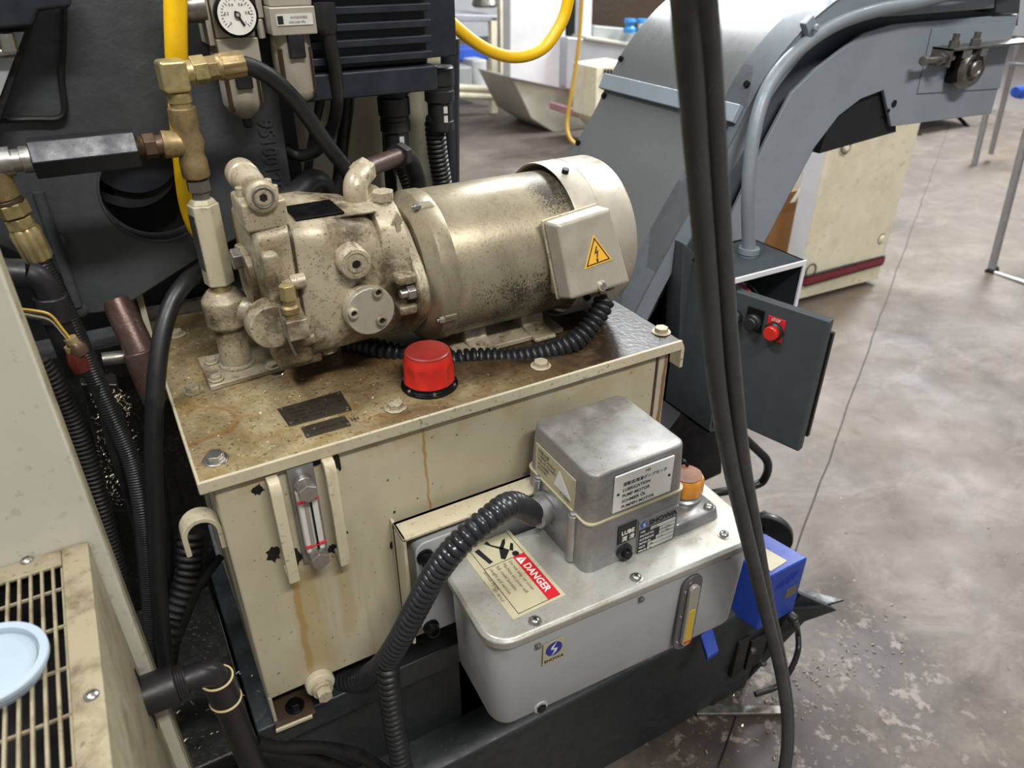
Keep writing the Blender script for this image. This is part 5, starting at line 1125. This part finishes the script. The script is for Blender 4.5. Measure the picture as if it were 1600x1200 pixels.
cq_ = Q(1235, 962, y=tA.y-.002)
MB().lathe([(.010, 0), (.010, .01), (.007, .014)], cq_, nb, 16).build('cable_gland', M['black'], bb)
h = MB().tube([cq_+nb*.01, Q(1246, 985, y=.64), Q(1247, 1015, y=.62), Q(1236, 1045, y=.61), Q(1215, 1072, y=.61), Q(1180, 1085, y=.62)], .0062, 12, 10)
tag(h.build('pump_cable', M['black']), 'thin black cable curving down from the blue pump housing to the floor', 'cable')
MB().prism([Q(1093, 998, z=.325), Q(1112, 985, z=.325), Q(1122, 1022, z=.325), Q(1104, 1034, z=.325)], (0, 0, .01)).build('handle_tab', M['blue'], bb, .002)
# black wheel disc behind
wd = thing('cable_reel', 'black disc reel between the blue housing and the conveyor', 'reel', V(Q(1198, 820, y=.80).x, .8, .31))
wq = Q(1196, 832, y=.80)
MB().lathe([(.056, 0), (.058, .003), (.058, .016), (.056, .019)], wq, (-.75, -.65, .0), 40).build('disc', M['black'], wd)
MB().box(wq.x-.02, wq.x+.02, .79, .83, .31, wq.z-.03).build('stand', M['darksteel'], wd, .002)
MB().cyl(wq+V(-.012, -.011, 0), wq+V(-.018, -.016, 0), .010).build('hub', M['oldsteel'], wd)
# cables on the sump at the bottom
for i, pts in enumerate(([(400, 1160), (440, 1168), (500, 1168), (560, 1180), (610, 1210)], [(395, 1172), (440, 1178), (520, 1196), (570, 1225)])):
    h = MB().tube([Q(u, v, y=.60) for u, v in pts], .008, 12, 8); tag(h.build('wet_cable', M['oilblack']), ['wet black cable along the bottom edge, upper of two', 'wet black cable along the bottom edge, lower of two'][i], 'cable')

# metal chips (swarf)
def swarf(name, lab, gen, n, size, seed):
    random.seed(seed); b = MB()
    for _ in range(n):
        p = gen(); a = random.uniform(0, PI); L = size*random.uniform(.5, 1.6); d = V(math.cos(a), math.sin(a), random.uniform(-.3, .3))*L; w = V(-math.sin(a), math.cos(a), .4)*L*.28
        m = p+d*.5+V(0, 0, L*.2); v = [b.bm.verts.new(q) for q in (p-w*.5, p+w*.5, m+w*.5, m-w*.5, p+d+w*.2, p+d-w*.2)]
        b.face([v[0], v[1], v[2], v[3]]); b.face([v[3], v[2], v[4], v[5]])
    o = b.build(name, M['chip']); tag(o, lab, 'metal chips', kind='stuff')
swarf('metal_chips', 'scattered bright metal chips on the oily tank lid', lambda: V(random.uniform(.02, .22)*1, random.uniform(.66, 1.03), .9505), 150, .0032, 1)
ramp_a = MB().prism([Q(u, v, y=.90) for u, v in ((125, 600), (185, 600), (232, 800), (175, 800))], (0, .03, 0)).build('oily_slope', M['void'], None, .003); tag(ramp_a, 'oily dark slope covered in metal chips between the black hoses', 'chute')
def slope():
    u = random.uniform(140, 200)+0; v = random.uniform(610, 790); return Q(u+(v-610)*.15, v, y=.896)
swarf('metal_chips', 'dense clump of metal chips on the dark slope between the hoses', slope, 420, .004, 2)
swarf('metal_chips', 'wet metal chips in the dark hollow left of the tank bottom', lambda: Q(random.uniform(225, 420), random.uniform(1050, 1190), y=.70), 90, .004, 3)
swarf('metal_chips', 'metal chips on the floor along the foot of the sump', lambda: V(random.gauss(1.05, .16), random.gauss(.60, .05), .002), 160, .006, 4)
swarf('metal_chips', 'few bright chips scattered over the open concrete floor', lambda: V(random.uniform(1.0, 2.4), random.uniform(.2, 1.6), .002), 45, .006, 6)

# ================================================================ background
# cream cabinet door unit
cabt = thing('cream_floor_cabinet', 'cream steel cabinet with crimson stripe standing behind the conveyor', 'cabinet', (2.85, 2.1, 0))
MB().prism([V(2.58, 2.0, .025), V(3.10, 1.98, .025), V(3.10, 2.08, .025), V(2.58, 2.10, .025)], (0, 0, .74)).build('body', M['cream'], cabt, .004)
MB().box(2.58, 3.10, 1.972, 1.990, .105, .135).build('crimson_stripe', M['crimson'], cabt, .001)
for z in (.098, .138): MB().box(2.58, 3.10, 1.973, 1.990, z, z+.004).build('black_line', M['ink'], cabt)
for x, z in ((3.05, .23), (2.66, .68)):
    MB().torus((x, 1.985, z), (0, 1, 0), .024, .004).build('latch_ring', M['oldsteel'], cabt); MB().cyl((x, 1.985, z), (x, 1.975, z), .012).build('latch', M['cream'], cabt, .001)
MB().torus((2.62, 1.99, .16), (0, 1, 0), .03, .003).build('scratch_ring', M['brown'], cabt)
MB().box(2.572, 2.58, 2.01, 2.095, .03, .76).build('lit_white_side_face', M['white'], cabt, .002)  # lit end face of the cream cabinet, its brightness painted as a white sheet
# cardboard
cb_ = thing('cardboard_box', 'open brown cardboard box behind the conveyor beside the cream cabinet', 'box', (2.63, 2.42, 0))
A_, B2 = Q(1192, 385, y=2.2), Q(1262, 255, y=2.2)
MB().box(2.40, 2.86, 2.24, 2.60, 0, .34).build('carton', M['card'], cb_, .004)
MB().prism([V(2.40, 2.24, .34), V(2.86, 2.24, .34), V(2.86, 2.17, .46), V(2.40, 2.17, .46)], (0, .006, .004)).build('flap', M['card'], cb_)
MB().prism([V(2.40, 2.60, .34), V(2.86, 2.60, .34), V(2.86, 2.66, .62), V(2.40, 2.66, .62)], (0, .006, .004)).build('flap', M['card'], cb_)
MB().prism([V(2.60, 2.15, .42), V(2.625, 2.15, .42), V(2.70, 2.13, .56), V(2.675, 2.13, .56)], (0, .004, 0)).build('packing_tape', M['labelw'], cb_)
# tubular stand at right
ts = thing('tubular_stand', 'galvanised tubular steel stand with crossed legs at the right edge', 'stand', (4.0, 2.1, 0))
f1 = Q(1548, 425, z=0); r1 = .018
MB().cyl(f1, Q(1606, 200, x=f1.x+.05), r1).build('leg', M['tube'], ts)
f2 = Q(1522, 258, z=0); top2 = Q(1580, 10, y=f2.y+.1); MB().cyl(f2, top2, .02).build('leg', M['tube'], ts)
f3 = Q(1548, 240, z=.05); MB().cyl(f3, Q(1592, 60, y=f3.y), .018).build('leg', M['tube'], ts)
for p0_, p1_ in ((Q(1530, 283, y=f2.y), Q(1620, 262, y=f2.y)), (Q(1575, 100, y=f2.y), Q(1640, 104, y=f2.y)), (f1, Q(1640, 455, z=.01))): MB().cyl(p0_, p1_, .012).build('cross_tube', M['tube'], ts)
MB().cyl(f1-V(.02, 0, 0), f1+V(.03, 0, .012), .02).build('foot_cap', M['black'], ts)
q = Q(1596, 142, y=f2.y); tag(MB().cyl(q-V(.08, 0, 0), q+V(.08, 0, .0), .035).box(q.x-.02, q.x+.10, q.y-.03, q.y+.03, q.z-.05, q.z+.03).build('blue_valve', M['cloth'], None, .006), 'bright blue clamp on the tubular stand at the right edge', 'clamp')
st_ = thing('folding_stool', 'small dark folding stool far behind under the conveyor head', 'stool', Q(1480, 235, z=0))
q = Q(1455, 215, z=0)
MB().box(q.x-.05, q.x+.75, q.y+.1, q.y+.6, .18, .215).build('seat', M['dkbox'], st_, .006)
for dx in (0, .65):
    MB().cyl((q.x+dx, q.y+.1, 0), (q.x+dx+.06, q.y+.5, .19), .015).build('leg', M['darksteel'], st_); MB().cyl((q.x+dx, q.y+.55, 0), (q.x+dx+.06, q.y+.15, .19), .015).build('leg', M['darksteel'], st_)

# white machine in background
YM = 5.4
wm = thing('white_machine', 'large white machine tool with dark open work window in the background', 'machine', (4, 5.8, 0))
def bp(name, pts, y, dep, m, bev=.01): return MB().prism([Q(u, v, y=y) for u, v in pts], (0, dep, 0)).build(name, M[m], wm, bev)
bp('white_side_panel', [(797, -60), (884, -60), (884, 140), (797, 122)], 5.4, .12, 'white')
bp('plinth', [(800, 122), (886, 140), (940, 155), (940, 235), (895, 225), (830, 185)], 5.45, .6, 'cream_panel')
bp('lower_panel', [(886, 58), (1040, 72), (1040, 190), (925, 150), (884, 138)], 5.3, .3, 'greymetal')
bp('window_recess', [(888, -60), (1100, -60), (1100, 76), (888, 60)], 5.7, .05, 'brown')
bp('frame_post', [(912, -60), (928, -60), (924, 60), (908, 58)], 5.35, .1, 'white')
bp('black_gap', [(886, -60), (911, -60), (907, 60), (886, 58)], 5.5, .04, 'dkinside')
bp('window_sill', [(916, 56), (1005, 70), (1004, 76), (914, 62)], 5.28, .2, 'cream_panel')
bp('grey_block', [(928, 40), (1010, 48), (1006, 72), (926, 60)], 5.4, .15, 'pale')
bp('base_shadow_panel', [(930, 150), (1000, 160), (1000, 260), (945, 220)], 5.5, .3, 'wallback')
for u in (984, 1003):
    q = Q(u, 40, y=5.3); MB().lathe([(.05, -.05), (.05, -.02), (.03, 0), (.05, .03), (.045, .05)], q, n=12).build('blue_knob', M['skyblue'], wm)
q = Q(1015, 55, y=5.2); MB().box(q.x-.05, q.x+.06, 5.2, 5.3, q.z-.12, q.z+.08).build('cream_post', M['cream'], wm, .01)
sc_ = thing('small_cream_cabinet', 'small cream cabinet with slotted vents standing before the white machine', 'cabinet', Q(955, 230, y=4.6))
MB().prism([Q(u, v, y=4.6) for u, v in ((932, 105), (985, 98), (1000, 260), (930, 185))], (0, .3, 0)).build('body', M['cream'], sc_, .008)
MB().prism([Q(u, v, y=4.595) for u, v in ((945, 136), (985, 140), (990, 210), (943, 180))], (0, .01, 0)).build('side_recess', M['wallback'], sc_)
for i in range(3):
    q = Q(945+i*5, 120, y=4.59); MB().box(q.x-.006, q.x+.006, 4.585, 4.6, q.z-.05, q.z+.05).build('vent_slot', M['ink'], sc_)
tr = MB().prism([Q(u, v, y=4.95) for u, v in ((890, 168), (945, 184), (945, 196), (890, 180))], (0, .3, 0)).build('pink_tray', M['redfloor'], None, .01); tag(tr, 'faded pink tray low in front of the white machine', 'tray')
h = MB().tube([Q(911, -40, y=4.6), Q(908, 20, y=4.6), Q(903, 80, y=4.6), Q(892, 150, y=4.6), Q(886, 190, y=4.6), Q(890, 215, y=4.55), Q(905, 227, y=4.5), Q(925, 222, y=4.5)], .014, 10, 8)
tag(h.build('yellow_cable', M['yellowdull']), 'thin yellow cable hanging down in front of the white machine', 'cable')
# bench behind
bn = thing('work_bench', 'cream steel work bench with white top between cream wall and white machine', 'bench', Q(750, 180, y=6.3))
MB().prism([Q(u, v, y=6.3) for u, v in ((700, 22), (778, 24), (778, 34), (700, 34))], (0, .8, 0)).build('top', M['greymetal'], bn, .01)
for u in (772, 786): 
    a1_, a2_ = Q(u, 28, y=6.3+(u-772)*.02), Q(u-2, 178, y=6.3+(u-772)*.02); MB().box(a1_.x-.03, a1_.x+.03, a1_.y, a1_.y+.06, max(0, a2_.z), a1_.z+(.4 if u > 780 else 0)).build('leg', M['cream'], bn, .005)
for v in (140, 152): 
    a1_, a2_ = Q(700, v-4, y=6.32), Q(785, v, y=6.32); MB().cyl(a1_, a2_, .03).build('rail', M['cream'], bn)
for i, (u, v, w, hh, mm, lab) in enumerate(((722, 125, .22, .22, 'pale', 'pale grey bin on the lower shelf of the work bench'), (750, 120, .16, .3, 'white', 'white drum behind the work bench legs'), (735, 85, .5, .12, 'cloth', 'blue box on the shelf behind the work bench'))):
    q = Q(u, v, y=6.6+.2*i); o = MB().box(q.x-w/2, q.x+w/2, q.y, q.y+.3, q.z-hh/2, q.z+hh/2).build('storage_bin', M[mm], None, .02); tag(o, lab, 'bin')
q = Q(758, 15, y=6.5); o = MB().lathe([(.10, 0), (.12, .02), (.10, .08), (.05, .13), (0, .14)], q+V(0, 0, .02), n=16).build('casting_part', M['oldsteel']); tag(o, 'small grey rounded part on the bench top', 'part')
# far wall and hazy stock
fw = MB().box(-4, 20, 12.0, 12.2, 0, 5).build('wall_back', M['white']); fw['kind'] = 'structure'
fw = MB().box(14, 14.2, -6, 12, 0, 5).build('wall_right', M['white']); fw['kind'] = 'structure'
